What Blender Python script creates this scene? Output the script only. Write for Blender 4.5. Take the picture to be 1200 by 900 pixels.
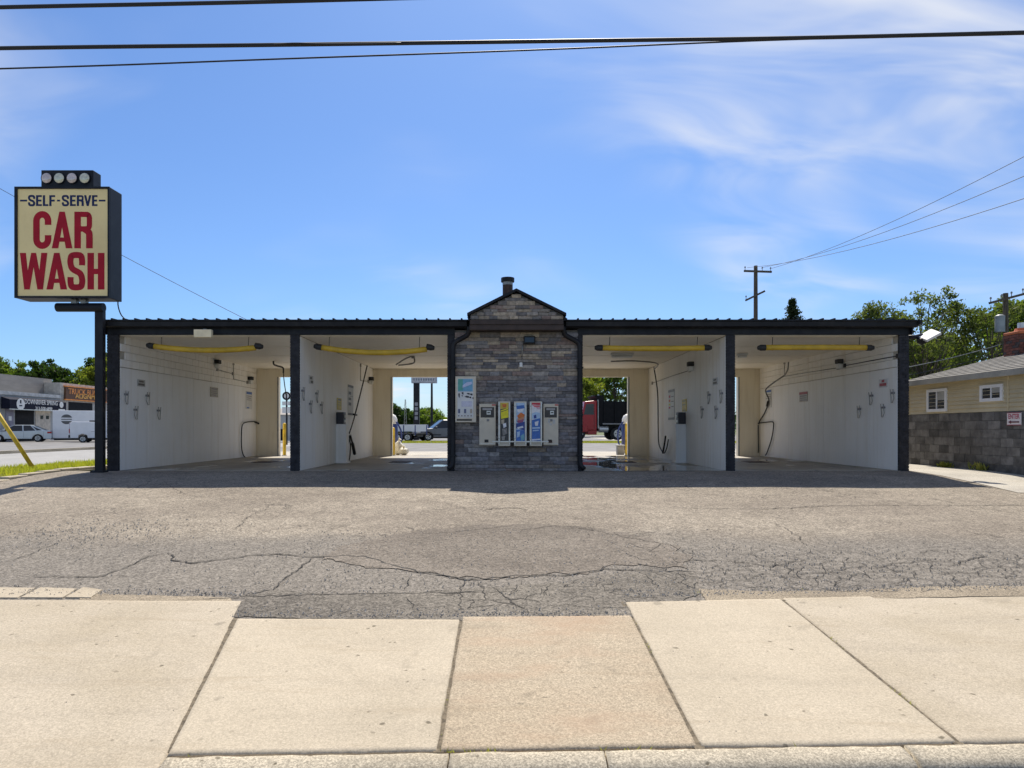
import bpy, bmesh, math, random
from mathutils import Vector, Matrix, noise as mnoise
R = math.radians
random.seed(11)
sc = bpy.context.scene
for o in list(bpy.data.objects): bpy.data.objects.remove(o)
col = sc.collection

# ------------------------------------------------------------------ camera
FPX, CX, CY, ZC = 800.0, 594.0, 503.0, 0.98          # focal length and vanishing point for a 1200 px wide frame
cam = bpy.data.cameras.new('Camera'); camo = bpy.data.objects.new('Camera', cam); col.objects.link(camo)
camo.location = (0, 0, ZC); camo.rotation_euler = (R(90), 0, 0)
cam.sensor_width = 36; cam.lens = 36 * FPX / 1200
cam.shift_x = (600 - CX) / 1200; cam.shift_y = (CY - 450) / 1200
cam.clip_start = 0.05; cam.clip_end = 3000
sc.camera = camo
# ------------------------------------------------------------------ light
SUN_EL, SUN_AZ = 55.0, 4.0                            # sun stands behind the building, a little to the right
SUN_STRENGTH, SKY_STRENGTH, EXPOSURE = 2.95, 0.066, 1.14
world = bpy.data.worlds.new('World'); sc.world = world; world.use_nodes = True
wn, wl = world.node_tree.nodes, world.node_tree.links; wn.clear()
def N(nodes, t, **k):
    n = nodes.new(t)
    for a, b in k.items():
        if hasattr(n, a): setattr(n, a, b)
        else: n.inputs[a].default_value = b
    return n
sky = N(wn, 'ShaderNodeTexSky', sky_type='NISHITA', sun_disc=False, sun_elevation=R(SUN_EL), sun_rotation=R(SUN_AZ), air_density=1.0, dust_density=0.7, ozone_density=3.0, altitude=200)
hsv = N(wn, 'ShaderNodeMix', data_type='RGBA', blend_type='MULTIPLY'); hsv.inputs['Factor'].default_value = 1; hsv.inputs[7].default_value = (.54, .72, .95, 1)
wl.new(sky.outputs[0], hsv.inputs[6])
tc = N(wn, 'ShaderNodeTexCoord'); sep = N(wn, 'ShaderNodeSeparateXYZ'); wl.new(tc.outputs['Generated'], sep.inputs[0])
def wmath(op, a, b=None, clamp=False):
    m = wn.new('ShaderNodeMath'); m.operation = op; m.use_clamp = clamp
    for i, v in enumerate((a, b)):
        if v is None: continue
        if isinstance(v, (int, float)): m.inputs[i].default_value = v
        else: wl.new(v, m.inputs[i])
    return m.outputs[0]
den = wmath('ADD', wmath('MAXIMUM', sep.outputs[2], 0.0), 0.30)
comb = N(wn, 'ShaderNodeCombineXYZ'); wl.new(wmath('DIVIDE', sep.outputs[0], den), comb.inputs[0]); wl.new(wmath('DIVIDE', sep.outputs[1], den), comb.inputs[1])
def wnoise(scale, rot, stretch, detail, lo, hi, dist=0.0, off=(0, 0, 0)):
    mp = N(wn, 'ShaderNodeMapping'); mp.inputs['Rotation'].default_value = (0, 0, R(rot)); mp.inputs['Scale'].default_value = (1, stretch, 1); mp.inputs['Location'].default_value = off
    wl.new(comb.outputs[0], mp.inputs[0])
    n = N(wn, 'ShaderNodeTexNoise'); n.inputs['Scale'].default_value = scale; n.inputs['Detail'].default_value = detail; n.inputs['Roughness'].default_value = 0.5; n.inputs['Distortion'].default_value = dist
    wl.new(mp.outputs[0], n.inputs['Vector'])
    r = N(wn, 'ShaderNodeMapRange', interpolation_type='SMOOTHSTEP'); r.inputs['From Min'].default_value = lo; r.inputs['From Max'].default_value = hi
    wl.new(n.outputs[0], r.inputs['Value']); return r.outputs[0]
wisp = wmath('MULTIPLY', wnoise(0.75, 35, 1.5, 3, 0.44, 0.68, 0.6, (11.6, 2.9, 0)), wnoise(2.0, 40, 2.2, 4, 0.28, 0.80, 0.9))
veil = wmath('MULTIPLY', wnoise(0.35, -20, 1.3, 4, 0.35, 0.8, 0.3, (4, 1, 0)), 0.13)
mask = wmath('ADD', wmath('MULTIPLY', wisp, 1.0), veil, True)
mixc = N(wn, 'ShaderNodeMix', data_type='RGBA'); wl.new(mask, mixc.inputs['Factor']); wl.new(hsv.outputs[2], mixc.inputs[6]); mixc.inputs[7].default_value = (6.2, 6.3, 6.5, 1)
bg = N(wn, 'ShaderNodeBackground'); bg.inputs['Strength'].default_value = SKY_STRENGTH
wl.new(mixc.outputs[2], bg.inputs['Color'])
wo = N(wn, 'ShaderNodeOutputWorld'); wl.new(bg.outputs[0], wo.inputs[0])
sun = bpy.data.lights.new('Sun', 'SUN'); sun.energy = SUN_STRENGTH; sun.angle = R(0.53); sun.color = (1.0, 0.92, 0.80)
suno = bpy.data.objects.new('Sun', sun); col.objects.link(suno)
sd = Vector((math.sin(R(SUN_AZ)) * math.cos(R(SUN_EL)), math.cos(R(SUN_AZ)) * math.cos(R(SUN_EL)), math.sin(R(SUN_EL))))
suno.rotation_euler = sd.to_track_quat('Z', 'Y').to_euler(); suno.location = (0, 30, 40)
sc.view_settings.view_transform = 'Standard'; sc.view_settings.look = 'None'; sc.view_settings.gamma = 1; sc.view_settings.exposure = EXPOSURE
sc.view_settings.use_curve_mapping = False

sc.cycles.max_bounces = 12; sc.cycles.diffuse_bounces = 9
# ------------------------------------------------------------------ helpers
def zg(y):                                            # height of the paved ground: the apron climbs from the street to the wash bays
    if y <= 6: return -0.685 + 0.0825 * (max(y, 3.2) - 6)
    if y <= 15: return -0.685 + (y - 6) / 9 * 0.665
    if y <= 16: return -0.02 + (y - 15) * 0.02
    return 0.0
def und(x, y):
    k = max(0, min(1, (y - 5.8) / 1.5)) * max(0, min(1, (15.8 - y) / 1.5))
    return k * (0.022 * mnoise.noise(Vector((x * .35, y * .45, 3.1))) + 0.008 * mnoise.noise(Vector((x * 1.3, y * 1.6, 7.7))))
def P(px, py, y): return Vector(((px - CX) * y / FPX, y, ZC + (CY - py) * y / FPX))
def PX(px, py, x):
    y = FPX * x / (px - CX); return Vector((x, y, ZC + (CY - py) * y / FPX))
def G(px, py, off=0.0):                               # point on the sloping ground
    a, b = 3.3, 200.0
    for _ in range(50):
        m = (a + b) / 2
        if CY - FPX * (zg(m) - ZC) / m > py: a = m
        else: b = m
    x = (px - CX) * a / FPX
    return Vector((x, a, zg(a) + und(x, a) + off))
class MB:
    def __init__(s): s.v, s.f = [], []
    def add(s, vs, fs):
        n = len(s.v); s.v += [tuple(v) for v in vs]; s.f += [tuple(i + n for i in f) for f in fs]; return s
    def box(s, x0, x1, y0, y1, z0, z1, m=None):
        vs = [Vector((x, y, z)) for z in (z0, z1) for x, y in ((x0, y0), (x1, y0), (x1, y1), (x0, y1))]
        if m: vs = [m @ v for v in vs]
        return s.add(vs, [(3, 2, 1, 0), (4, 5, 6, 7), (0, 1, 5, 4), (1, 2, 6, 5), (2, 3, 7, 6), (3, 0, 4, 7)])
    def prism(s, poly, axis, a, b):                   # poly: 2d outline, extruded along axis from a to b
        def mk(p, t): return {'x': (t, p[0], p[1]), 'y': (p[0], t, p[1]), 'z': (p[0], p[1], t)}[axis]
        n = len(poly)
        return s.add([mk(p, a) for p in poly] + [mk(p, b) for p in poly], [tuple(range(n))[::-1], tuple(range(n, 2 * n))] + [(i, (i + 1) % n, (i + 1) % n + n, i + n) for i in range(n)])
    def tube(s, pts, r, seg=8, cap=True):
        pts = [Vector(p) for p in pts]; n = len(pts); rr = r if isinstance(r, (list, tuple)) else [r] * n
        rings = []; up = None
        for i, p in enumerate(pts):
            t = (pts[min(i + 1, n - 1)] - pts[max(i - 1, 0)]).normalized()
            if up is None: up = t.orthogonal().normalized()
            else:
                up = up - t * up.dot(t); up = up.normalized() if up.length > 1e-5 else t.orthogonal().normalized()
            w = t.cross(up)
            rings.append([p + (up * math.cos(2 * math.pi * k / seg) + w * math.sin(2 * math.pi * k / seg)) * rr[i] for k in range(seg)])
        vs = [v for q in rings for v in q]
        fs = [(i * seg + k, i * seg + (k + 1) % seg, (i + 1) * seg + (k + 1) % seg, (i + 1) * seg + k) for i in range(n - 1) for k in range(seg)]
        if cap: fs += [tuple(range(seg))[::-1], tuple(range((n - 1) * seg, n * seg))]
        return s.add(vs, fs)
    def cyl(s, a, b, r, seg=14): return s.tube([a, b], r, seg)
    def quad(s, a, b, c, d): return s.add([a, b, c, d], [(0, 1, 2, 3)])
    def mesh(s, name):
        me = bpy.data.meshes.new(name); me.from_pydata(s.v, [], s.f); me.update(); return me
    def build(s, name, mat, parent=None, smooth=False, bevel=0, loc=None, fix=True):
        me = s.mesh(name)
        if fix:
            bm = bmesh.new(); bm.from_mesh(me); bmesh.ops.recalc_face_normals(bm, faces=bm.faces); bm.to_mesh(me); bm.free()
        return link(name, me, mat, parent, smooth, bevel, loc)
def wmat(o):
    return (wmat(o.parent) @ o.matrix_parent_inverse @ o.matrix_basis) if o.parent else o.matrix_basis.copy()
def link(name, me, mat, parent=None, smooth=False, bevel=0, loc=None):
    if mat and not me.materials: me.materials.append(mat)
    o = bpy.data.objects.new(name, me); col.objects.link(o)
    if parent: o.parent = parent; o.matrix_parent_inverse = wmat(parent).inverted()
    if loc is not None: o.location = loc
    if smooth:
        for p in me.polygons: p.use_smooth = True
    if bevel:
        b = o.modifiers.new('Bevel', 'BEVEL'); b.width = bevel; b.segments = 2; b.limit_method = 'ANGLE'
    return o
def empty(name, loc=(0, 0, 0), rz=0):
    o = bpy.data.objects.new(name, None); col.objects.link(o); o.location = loc; o.rotation_euler = (0, 0, rz); o.empty_display_size = .2; return o
def tag(o, label=None, cat=None, group=None, kind=None):
    for k, v in (('label', label), ('category', cat), ('group', group), ('kind', kind)):
        if v: o[k] = v
    return o
def copy_tree(o, parent=None):
    c = o.copy(); col.objects.link(c); c.parent = parent
    for ch in list(o.children): copy_tree(ch, c)
    return c
def smoothpts(pts, n=8):                              # Catmull-Rom
    pts = [Vector(p) for p in pts]; out = []
    for i in range(len(pts) - 1):
        p0, p1, p2, p3 = pts[max(i - 1, 0)], pts[i], pts[i + 1], pts[min(i + 2, len(pts) - 1)]
        for k in range(n):
            t = k / n
            out.append(0.5 * ((2 * p1) + (-p0 + p2) * t + (2 * p0 - 5 * p1 + 4 * p2 - p3) * t * t + (-p0 + 3 * p1 - 3 * p2 + p3) * t ** 3))
    out.append(pts[-1]); return out
# ------------------------------------------------------------------ materials
def base(name, rough=0.6, metal=0.0, spec=0.5):
    m = bpy.data.materials.new(name); m.use_nodes = True; nt = m.node_tree; b = nt.nodes['Principled BSDF']
    b.inputs['Roughness'].default_value = rough; b.inputs['Metallic'].default_value = metal; b.inputs['Specular IOR Level'].default_value = spec
    return m, nt.nodes, nt.links, b
def coords(n, l, scale=(1, 1, 1), which='Object'):
    t = n.new('ShaderNodeTexCoord'); mp = n.new('ShaderNodeMapping'); mp.inputs['Scale'].default_value = scale; l.new(t.outputs[which], mp.inputs[0]); return mp.outputs[0]
def wcoords(n, l, scale=(1, 1, 1)):
    t = n.new('ShaderNodeNewGeometry'); mp = n.new('ShaderNodeMapping'); mp.inputs['Scale'].default_value = scale; l.new(t.outputs['Position'], mp.inputs[0]); return mp.outputs[0]
def noise(n, l, vec, scale, detail=4, rough=.55, dist=0):
    t = n.new('ShaderNodeTexNoise'); t.inputs['Scale'].default_value = scale; t.inputs['Detail'].default_value = detail; t.inputs['Roughness'].default_value = rough; t.inputs['Distortion'].default_value = dist
    l.new(vec, t.inputs['Vector']); return t.outputs[0]
def vor(n, l, vec, scale, feature='F1', out='Distance'):
    t = n.new('ShaderNodeTexVoronoi'); t.feature = feature; t.inputs['Scale'].default_value = scale; l.new(vec, t.inputs['Vector']); return t.outputs[out]
def rng(n, l, v, a, b, c=0.0, d=1.0):
    t = n.new('ShaderNodeMapRange'); t.interpolation_type = 'SMOOTHSTEP'
    for i, x in enumerate((a, b, c, d)): t.inputs[i + 1].default_value = x
    l.new(v, t.inputs[0]); return t.outputs[0]
def mth(n, l, op, a, b):
    t = n.new('ShaderNodeMath'); t.operation = op
    for i, v in enumerate((a, b)):
        if isinstance(v, (int, float)): t.inputs[i].default_value = v
        else: l.new(v, t.inputs[i])
    return t.outputs[0]
def mix(n, l, f, a, b, mode='MIX'):
    t = n.new('ShaderNodeMix'); t.data_type = 'RGBA'; t.blend_type = mode
    for s, v in ((t.inputs['Factor'], f), (t.inputs[6], a), (t.inputs[7], b)):
        if isinstance(v, (int, float)): s.default_value = v if s.name == 'Factor' else (v, v, v, 1)
        elif isinstance(v, tuple): s.default_value = (*v, 1)
        else: l.new(v, s)
    return t.outputs[2]
def bump(n, l, b, h, strength, dist=.01):
    t = n.new('ShaderNodeBump'); t.inputs['Strength'].default_value = strength; t.inputs['Distance'].default_value = dist; l.new(h, t.inputs['Height']); l.new(t.outputs[0], b.inputs['Normal'])
def M(name, c, rough=.6, metal=0, var=.18, scale=3, bmp=0.0, bscale=60, stretch=(1, 1, 1), spec=.5, dirt=None, dscale=1.2, damt=.5):
    m, n, l, b = base(name, rough, metal, spec); v = wcoords(n, l, stretch)
    f = noise(n, l, v, scale, 6)
    lo = tuple(x * (1 - var) for x in c); hi = tuple(min(1, x * (1 + var)) for x in c)
    out = mix(n, l, rng(n, l, f, .3, .7), lo, hi)
    if dirt: out = mix(n, l, rng(n, l, noise(n, l, v, dscale, 7, .65), .48, .72, 0, damt), out, dirt)
    l.new(out, b.inputs['Base Color'])
    if bmp: bump(n, l, b, noise(n, l, v, bscale, 3), bmp)
    return m
def Mobj(name, rough=.8, var=.3, scale=9, bmp=.5, bscale=40):       # takes the piece's own colour (stones, blocks)
    m, n, l, b = base(name, rough, 0, .3); v = wcoords(n, l)
    oi = n.new('ShaderNodeObjectInfo')
    f = rng(n, l, noise(n, l, v, scale, 7, .65), .25, .75, 1 - var, 1 + var)
    l.new(mix(n, l, 1.0, oi.outputs['Color'], f, 'MULTIPLY'), b.inputs['Base Color'])
    bump(n, l, b, noise(n, l, v, bscale, 5, .7), bmp, .008)
    return m
def dvec(n, l, v, scale, amt):                         # domain warp
    nt = n.new('ShaderNodeTexNoise'); nt.inputs['Scale'].default_value = scale; nt.inputs['Detail'].default_value = 4; l.new(v, nt.inputs['Vector'])
    d = n.new('ShaderNodeVectorMath'); d.operation = 'MULTIPLY_ADD'; l.new(nt.outputs['Color'], d.inputs[0]); d.inputs[1].default_value = (amt,) * 3; l.new(v, d.inputs[2]); return d.outputs[0]
def concrete(name, c, stain, speck=.5, grain=.18, rust=None):
    m, n, l, b = base(name, .85, 0, .25); v = wcoords(n, l)
    big = rng(n, l, noise(n, l, v, .9, 6, .6, .4), .3, .72)
    o = mix(n, l, big, c, stain)
    streak = noise(n, l, wcoords(n, l, (.6, 3.5, 1)), 1.1, 5, .6)
    o = mix(n, l, rng(n, l, streak, .5, .75, 0, .35), o, tuple(x * .72 for x in c))
    fine = noise(n, l, v, 55, 4, .7)
    o = mix(n, l, 1.0, o, rng(n, l, fine, .25, .75, 1 - grain, 1 + grain), 'MULTIPLY')
    agg = vor(n, l, v, 130, out='Color')
    sg = n.new('ShaderNodeSeparateColor'); l.new(agg, sg.inputs[0])
    o = mix(n, l, 1.0, o, rng(n, l, sg.outputs[0], 0, 1, 1 - grain * .9, 1 + grain * .9), 'MULTIPLY')
    pits = mth(n, l, 'MULTIPLY', rng(n, l, vor(n, l, dvec(n, l, v, 14, .06), 8), .17, .07), rng(n, l, noise(n, l, v, 2.5, 2), .50, .60))
    o = mix(n, l, mth(n, l, 'MULTIPLY', pits, speck), o, (.13, .11, .075))
    wear = mth(n, l, 'MULTIPLY', rng(n, l, noise(n, l, wcoords(n, l, (.35, 2.2, 1)), 1.9, 7, .7, .4), .54, .70), .30)
    o = mix(n, l, wear, o, tuple(x * k for x, k in zip(c, (.66, .60, .52))))
    blot = mth(n, l, 'MULTIPLY', rng(n, l, noise(n, l, v, 2.3, 7, .72, .6), .56, .72), .42)
    o = mix(n, l, blot, o, tuple(x * .52 for x in c))
    spots = mth(n, l, 'MULTIPLY', rng(n, l, vor(n, l, dvec(n, l, v, 5, .2), 1.7), .10, .05), .55 * speck)
    o = mix(n, l, spots, o, tuple(x * .38 for x in c))
    if rust:
        o = mix(n, l, rng(n, l, noise(n, l, wcoords(n, l, (.5, 1.3, 1)), 1.3, 6, .65), .45, .75, 0, .75), o, rust)
    l.new(o, b.inputs['Base Color'])
    h = mth(n, l, 'ADD', mth(n, l, 'MULTIPLY', fine, .6), mth(n, l, 'MULTIPLY', pits, -1.2))
    bump(n, l, b, h, .35, .006)
    return m
def asphalt(name, c, dusty, cracks=.6, stone=.36, spread=.5, old=None):
    m, n, l, b = base(name, .92, 0, .2); v = wcoords(n, l)
    big = rng(n, l, noise(n, l, wcoords(n, l, (.5, 1, 1)), .55, 7, .62, .5), .32, .68)
    o = mix(n, l, big, c, dusty)
    mid = rng(n, l, noise(n, l, v, 3.2, 6, .7), .35, .75, 0, spread)
    o = mix(n, l, mid, o, tuple(x * .62 for x in c))
    if old:
        gs = n.new('ShaderNodeSeparateXYZ'); l.new(dvec(n, l, v, .8, 2.2), gs.inputs[0])
        o = mix(n, l, rng(n, l, gs.outputs[1], 10.9, 9.3, 0, .75), o, old)
    agg = n.new('ShaderNodeSeparateColor'); l.new(vor(n, l, v, 62, out='Color'), agg.inputs[0])
    o = mix(n, l, 1.0, o, rng(n, l, agg.outputs[0], 0, 1, 1 - stone, 1 + stone), 'MULTIPLY')
    agg2 = n.new('ShaderNodeSeparateColor'); l.new(vor(n, l, v, 22, out='Color'), agg2.inputs[0])
    o = mix(n, l, 1.0, o, rng(n, l, agg2.outputs[1], .1, 1, 1 - stone * .3, 1 + stone * .3), 'MULTIPLY')
    rav = mth(n, l, 'MULTIPLY', rng(n, l, vor(n, l, dvec(n, l, v, 18, .08), 17), .30, .12), rng(n, l, noise(n, l, wcoords(n, l, (.6, 1.1, 1)), .75, 5, .65), .44, .60, .12, 1))
    o = mix(n, l, mth(n, l, 'MULTIPLY', rav, .72), o, tuple(x * .30 for x in c))
    oil = rng(n, l, noise(n, l, wcoords(n, l, (.9, .5, 1)), 1.7, 6, .68, .5), .60, .74, 0, .4)
    o = mix(n, l, oil, o, tuple(x * .45 for x in c))
    dv = n.new('ShaderNodeVectorMath'); dv.operation = 'MULTIPLY_ADD'
    nt = n.new('ShaderNodeTexNoise'); nt.inputs['Scale'].default_value = 4; nt.inputs['Detail'].default_value = 5; l.new(v, nt.inputs['Vector'])
    l.new(nt.outputs['Color'], dv.inputs[0]); dv.inputs[1].default_value = (.5, .5, .2); l.new(v, dv.inputs[2])
    e = vor(n, l, dv.outputs[0], 1.5, 'DISTANCE_TO_EDGE')
    ck = mth(n, l, 'MULTIPLY', rng(n, l, e, .016, .003), rng(n, l, noise(n, l, v, .6, 3), .5, .62, 0, cracks))
    o = mix(n, l, ck, o, (.035, .032, .03))
    l.new(o, b.inputs['Base Color'])
    h = mth(n, l, 'ADD', agg.outputs[0], mth(n, l, 'MULTIPLY', ck, -3))
    bump(n, l, b, h, .5, .006)
    return m
def wetfloor(name, wet):
    m, n, l, b = base(name, .6, 0, .5); v = wcoords(n, l)
    o = mix(n, l, rng(n, l, noise(n, l, wcoords(n, l, (1, .5, 1)), .9, 7, .62, .6), .32, .7), (.36, .325, .265), (.19, .172, .145))
    o = mix(n, l, 1.0, o, rng(n, l, noise(n, l, v, 40, 4, .7), .2, .8, .8, 1.2), 'MULTIPLY')
    w = rng(n, l, noise(n, l, wcoords(n, l, (.8, .45, 1)), 1.0, 5, .55), .62 - wet, .70 - wet)
    o = mix(n, l, mth(n, l, 'MULTIPLY', w, .55), o, (.03, .03, .03))
    l.new(o, b.inputs['Base Color'])
    l.new(rng(n, l, w, 0, 1, .62, .06), b.inputs['Roughness'])
    bump(n, l, b, noise(n, l, v, 30, 4), .12, .004)
    return m
def paintwall(name, c, dirt, amt=.55):
    m, n, l, b = base(name, .5, 0, .4); v = wcoords(n, l)
    st = noise(n, l, wcoords(n, l, (3.5, 3.5, .25)), 1.6, 6, .65)
    o = mix(n, l, rng(n, l, st, .45, .78, 0, amt), c, dirt)
    o = mix(n, l, rng(n, l, noise(n, l, v, .7, 4), .4, .7, 0, .35), o, tuple(x * .86 for x in c))
    run = mth(n, l, 'MULTIPLY', rng(n, l, noise(n, l, wcoords(n, l, (7, 7, .18)), 2.2, 5, .7), .56, .72), rng(n, l, noise(n, l, v, .9, 3), .45, .62))
    o = mix(n, l, mth(n, l, 'MULTIPLY', run, .5), o, tuple(x * k for x, k in zip(c, (.62, .53, .40))))
    scuff = rng(n, l, noise(n, l, wcoords(n, l, (1.5, 1.5, 5)), 3.1, 6, .75), .62, .74, 0, .35)
    o = mix(n, l, scuff, o, tuple(x * .55 for x in c))
    sp = mth(n, l, 'MULTIPLY', rng(n, l, vor(n, l, v, 7), .09, .04), rng(n, l, noise(n, l, v, 3, 2), .55, .65))
    o = mix(n, l, mth(n, l, 'MULTIPLY', sp, .4), o, (.25, .2, .14))
    l.new(o, b.inputs['Base Color']); bump(n, l, b, noise(n, l, v, 25, 4), .06, .004)
    return m
def leafmat(name, a, c):
    m, n, l, b = base(name, .65, 0, .25); v = wcoords(n, l)
    o = mix(n, l, rng(n, l, noise(n, l, v, 1.1, 5, .7), .3, .7), a, c); l.new(o, b.inputs['Base Color'])
    tr = n.new('ShaderNodeBsdfTranslucent'); l.new(mix(n, l, 1.0, o, (1.3, 1.4, .6), 'MULTIPLY'), tr.inputs[0])
    ms = n.new('ShaderNodeMixShader'); ms.inputs[0].default_value = .5
    l.new(b.outputs[0], ms.inputs[1]); l.new(tr.outputs[0], ms.inputs[2]); l.new(ms.outputs[0], n['Material Output'].inputs[0])
    return m
m_asph = asphalt('worn_asphalt', (.225, .193, .155), (.31, .27, .215), old=(.175, .16, .14))
m_asph_far = M('far_asphalt', (.19, .185, .18), .9, var=.2, scale=.8, dirt=(.11, .11, .11), dscale=.3)
m_patch = asphalt('asphalt_patch_dark', (.145, .130, .110), (.21, .188, .155), .3, .4)
m_patch2 = asphalt('asphalt_patch_brown', (.165, .142, .117), (.225, .196, .162), .5, .32, .4)
m_crack = M('crack_dirt', (.035, .032, .028), .95, var=.4, scale=20)
m_sand = concrete('edge_sand', (.30, .25, .18), (.20, .165, .12), .4, .4)
m_conc = concrete('sidewalk_concrete', (.43, .372, .285), (.37, .315, .23), .9, .15)
m_conc2 = concrete('pale_concrete', (.455, .393, .297), (.40, .343, .255), .9, .13)
m_conc3 = concrete('exposed_concrete', (.39, .325, .235), (.35, .285, .20), .5, .24, (.36, .25, .165))
m_curb = concrete('curb_concrete', (.45, .395, .30), (.33, .29, .22), 1.0, .3)
m_alley = concrete('alley_concrete', (.46, .43, .37), (.36, .335, .29), .4, .2)
m_road = concrete('street_concrete', (.34, .335, .32), (.28, .275, .265), .2, .12)
m_dirt = M('bare_soil', (.10, .085, .06), .95, var=.4, scale=8)
m_ground = M('turf_ground', (.10, .12, .04), .95, var=.35, scale=2)
m_floor = wetfloor('bay_floor_concrete', .06); m_floorwet = wetfloor('bay_floor_wet', .2)
m_white = paintwall('white_wall_paint', (.90, .875, .82), (.66, .59, .47))
m_wallcore = M('wall_joint', (.46, .42, .35), .8, var=.2, scale=4)
m_white2 = paintwall('white_panel_paint', (.89, .875, .84), (.70, .65, .55), .45)
m_cream = paintwall('cream_wall_paint', (.84, .77, .62), (.62, .53, .39))
m_ceil = paintwall('ceiling_paint', (.90, .84, .72), (.74, .65, .5), .4)
m_char = M('charcoal_brick_paint', (.030, .030, .036), .6, var=.35, scale=8, bmp=.3, spec=.25, dirt=(.06, .058, .056), dscale=3)
m_black = M('black_metal', (.014, .014, .017), .45, 0, .3, 4, spec=.25, dirt=(.04, .038, .036), dscale=2.5)
m_brownboard = M('dark_brown_board', (.045, .028, .022), .6, 0, .3, 5)
m_stone = Mobj('ledge_stone', .8, .35, 14, .6, 60); m_mortar = M('mortar_dark', (.17, .16, .145), .95)
m_block = Mobj('grey_block', .9, .45, 4, .6, 45); m_joint = M('block_joint', (.16, .155, .145), .95, var=.3, scale=6)
m_steel = M('stainless_cabinet', (.62, .55, .43), .42, .0, .08, 6, dirt=(.42, .34, .24), dscale=3, damt=.35)
m_alu = M('bare_aluminium', (.6, .59, .56), .35, .6, .1, 6)
m_yellow = M('yellow_pvc', (.62, .40, .035), .45, 0, .12, 4, dirt=(.35, .22, .05), dscale=5, damt=.4)
m_yellowp = M('yellow_paint', (.66, .45, .03), .5, 0, .2, 6, dirt=(.35, .26, .10))
m_rubber = M('black_rubber', (.02, .02, .02), .6)
m_hose = M('dark_hose', (.025, .024, .024), .5)
m_galv = M('galvanised_steel', (.32, .31, .29), .45, .7, .15, 10)
m_grey = M('grey_plastic', (.22, .22, .22), .5); m_plastw = M('white_plastic', (.72, .72, .70), .45, var=.06)
m_paperw = M('printed_white', (.68, .68, .66), .5, var=.06)
m_red = M('sign_red', (.42, .010, .026), .5, var=.1, spec=.2); m_navy = M('sign_navy', (.018, .03, .10), .5, var=.1, spec=.2)
m_signface = M('sign_cream_face', (.94, .73, .34), .35, var=.06, scale=.8, dirt=(.74, .54, .23), dscale=.9, damt=.45)
m_signblk = M('sign_cabinet', (.011, .012, .017), .5, var=.2, spec=.25, dirt=(.04, .04, .04), dscale=2)
m_lampglass = M('lamp_glass', (.66, .56, .52), .15, .2, .1, 8); m_lampglass2 = M('lamp_glass_clear', (.66, .64, .50), .15, .2, .1, 8)
m_rust = M('rusty_pipe', (.06, .032, .024), .65, .2, .4, 12)
m_wood = M('pole_wood', (.10, .08, .06), .9, var=.35, scale=3, stretch=(6, 6, .6), bmp=.4); m_wire = M('cable_black', (.012, .012, .013), .6)
m_bark = M('bark', (.09, .075, .055), .95, var=.35, scale=4, bmp=.6, bscale=12)
m_siding = M('tan_siding', (.55, .47, .30), .55, var=.07, scale=2, dirt=(.42, .36, .23))
m_shingle = M('grey_shingle', (.20, .19, .17), .95, var=.25, scale=6, bmp=.4, dirt=(.12, .115, .105))
m_trim = M('white_trim', (.72, .73, .75), .45, var=.05); m_brickred = Mobj('chimney_brick', .9, .3, 10, .5, 60)
m_clay = M('clay_pot', (.45, .13, .05), .8)
m_glass = M('window_glass', (.02, .024, .03), .06, var=.3, scale=1); m_blind = M('window_blind', (.35, .35, .33), .7)
m_tan = M('shop_wall', (.36, .37, .37), .8, var=.12, scale=.6); m_shopdark = M('dark_panel', (.018, .019, .022), .7, spec=.1)
m_metalroof = M('shop_parapet', (.26, .235, .21), .6, var=.1, scale=.7, stretch=(1, 1, 5))
m_awn = M('awning_navy', (.014, .016, .03), .7, spec=.1); m_orange = M('sign_orange', (.75, .26, .04), .5); m_signbrown = M('sign_brown', (.10, .04, .015), .6)
def carpaint(name, c, metal=.25): return M(name, c, .25, metal, .04, 2)
m_silver = carpaint('silver_blue_paint', (.55, .60, .62)); m_cwhite = carpaint('white_vehicle_paint', (.78, .78, .78), 0); m_cred = carpaint('red_vehicle_paint', (.35, .012, .018), 0)
m_cgrey = carpaint('grey_vehicle_paint', (.16, .165, .18)); m_cblack = M('dump_body_black', (.010, .0105, .0125), .6, spec=.15)
m_tyre = M('tyre', (.02, .02, .02), .85); m_rim = M('rim', (.5, .5, .5), .35, .8); m_tail = M('tail_lamp', (.4, .01, .01), .2); m_head = M('head_lamp', (.7, .7, .7), .1)
m_leafg = leafmat('leaf_green', (.06, .11, .02), (.15, .20, .04)); m_leafy = leafmat('leaf_yellow_green', (.11, .15, .02), (.24, .26, .05)); m_leafd = leafmat('leaf_dark', (.02, .045, .012), (.05, .085, .02))
m_leafo = leafmat('leaf_olive', (.07, .10, .03), (.15, .175, .055)); m_grass = leafmat('grass_blade', (.26, .29, .03), (.46, .44, .07)); m_needle = leafmat('needle', (.02, .035, .015), (.045, .06, .02))
m_grassdry = leafmat('grass_dry', (.22, .23, .05), (.38, .36, .10)); m_bag = M('bin_bag_white', (.7, .66, .55), .35, var=.12, scale=9); m_blue = M('blue_plastic', (.03, .05, .18), .4)
flat = {}
def F(r, g, b_):
    k = (r, g, b_)
    if k not in flat: flat[k] = M('print_%d_%d_%d' % tuple(int(x * 255) for x in k), k, .45, var=.1, scale=14)
    return flat[k]
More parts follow.
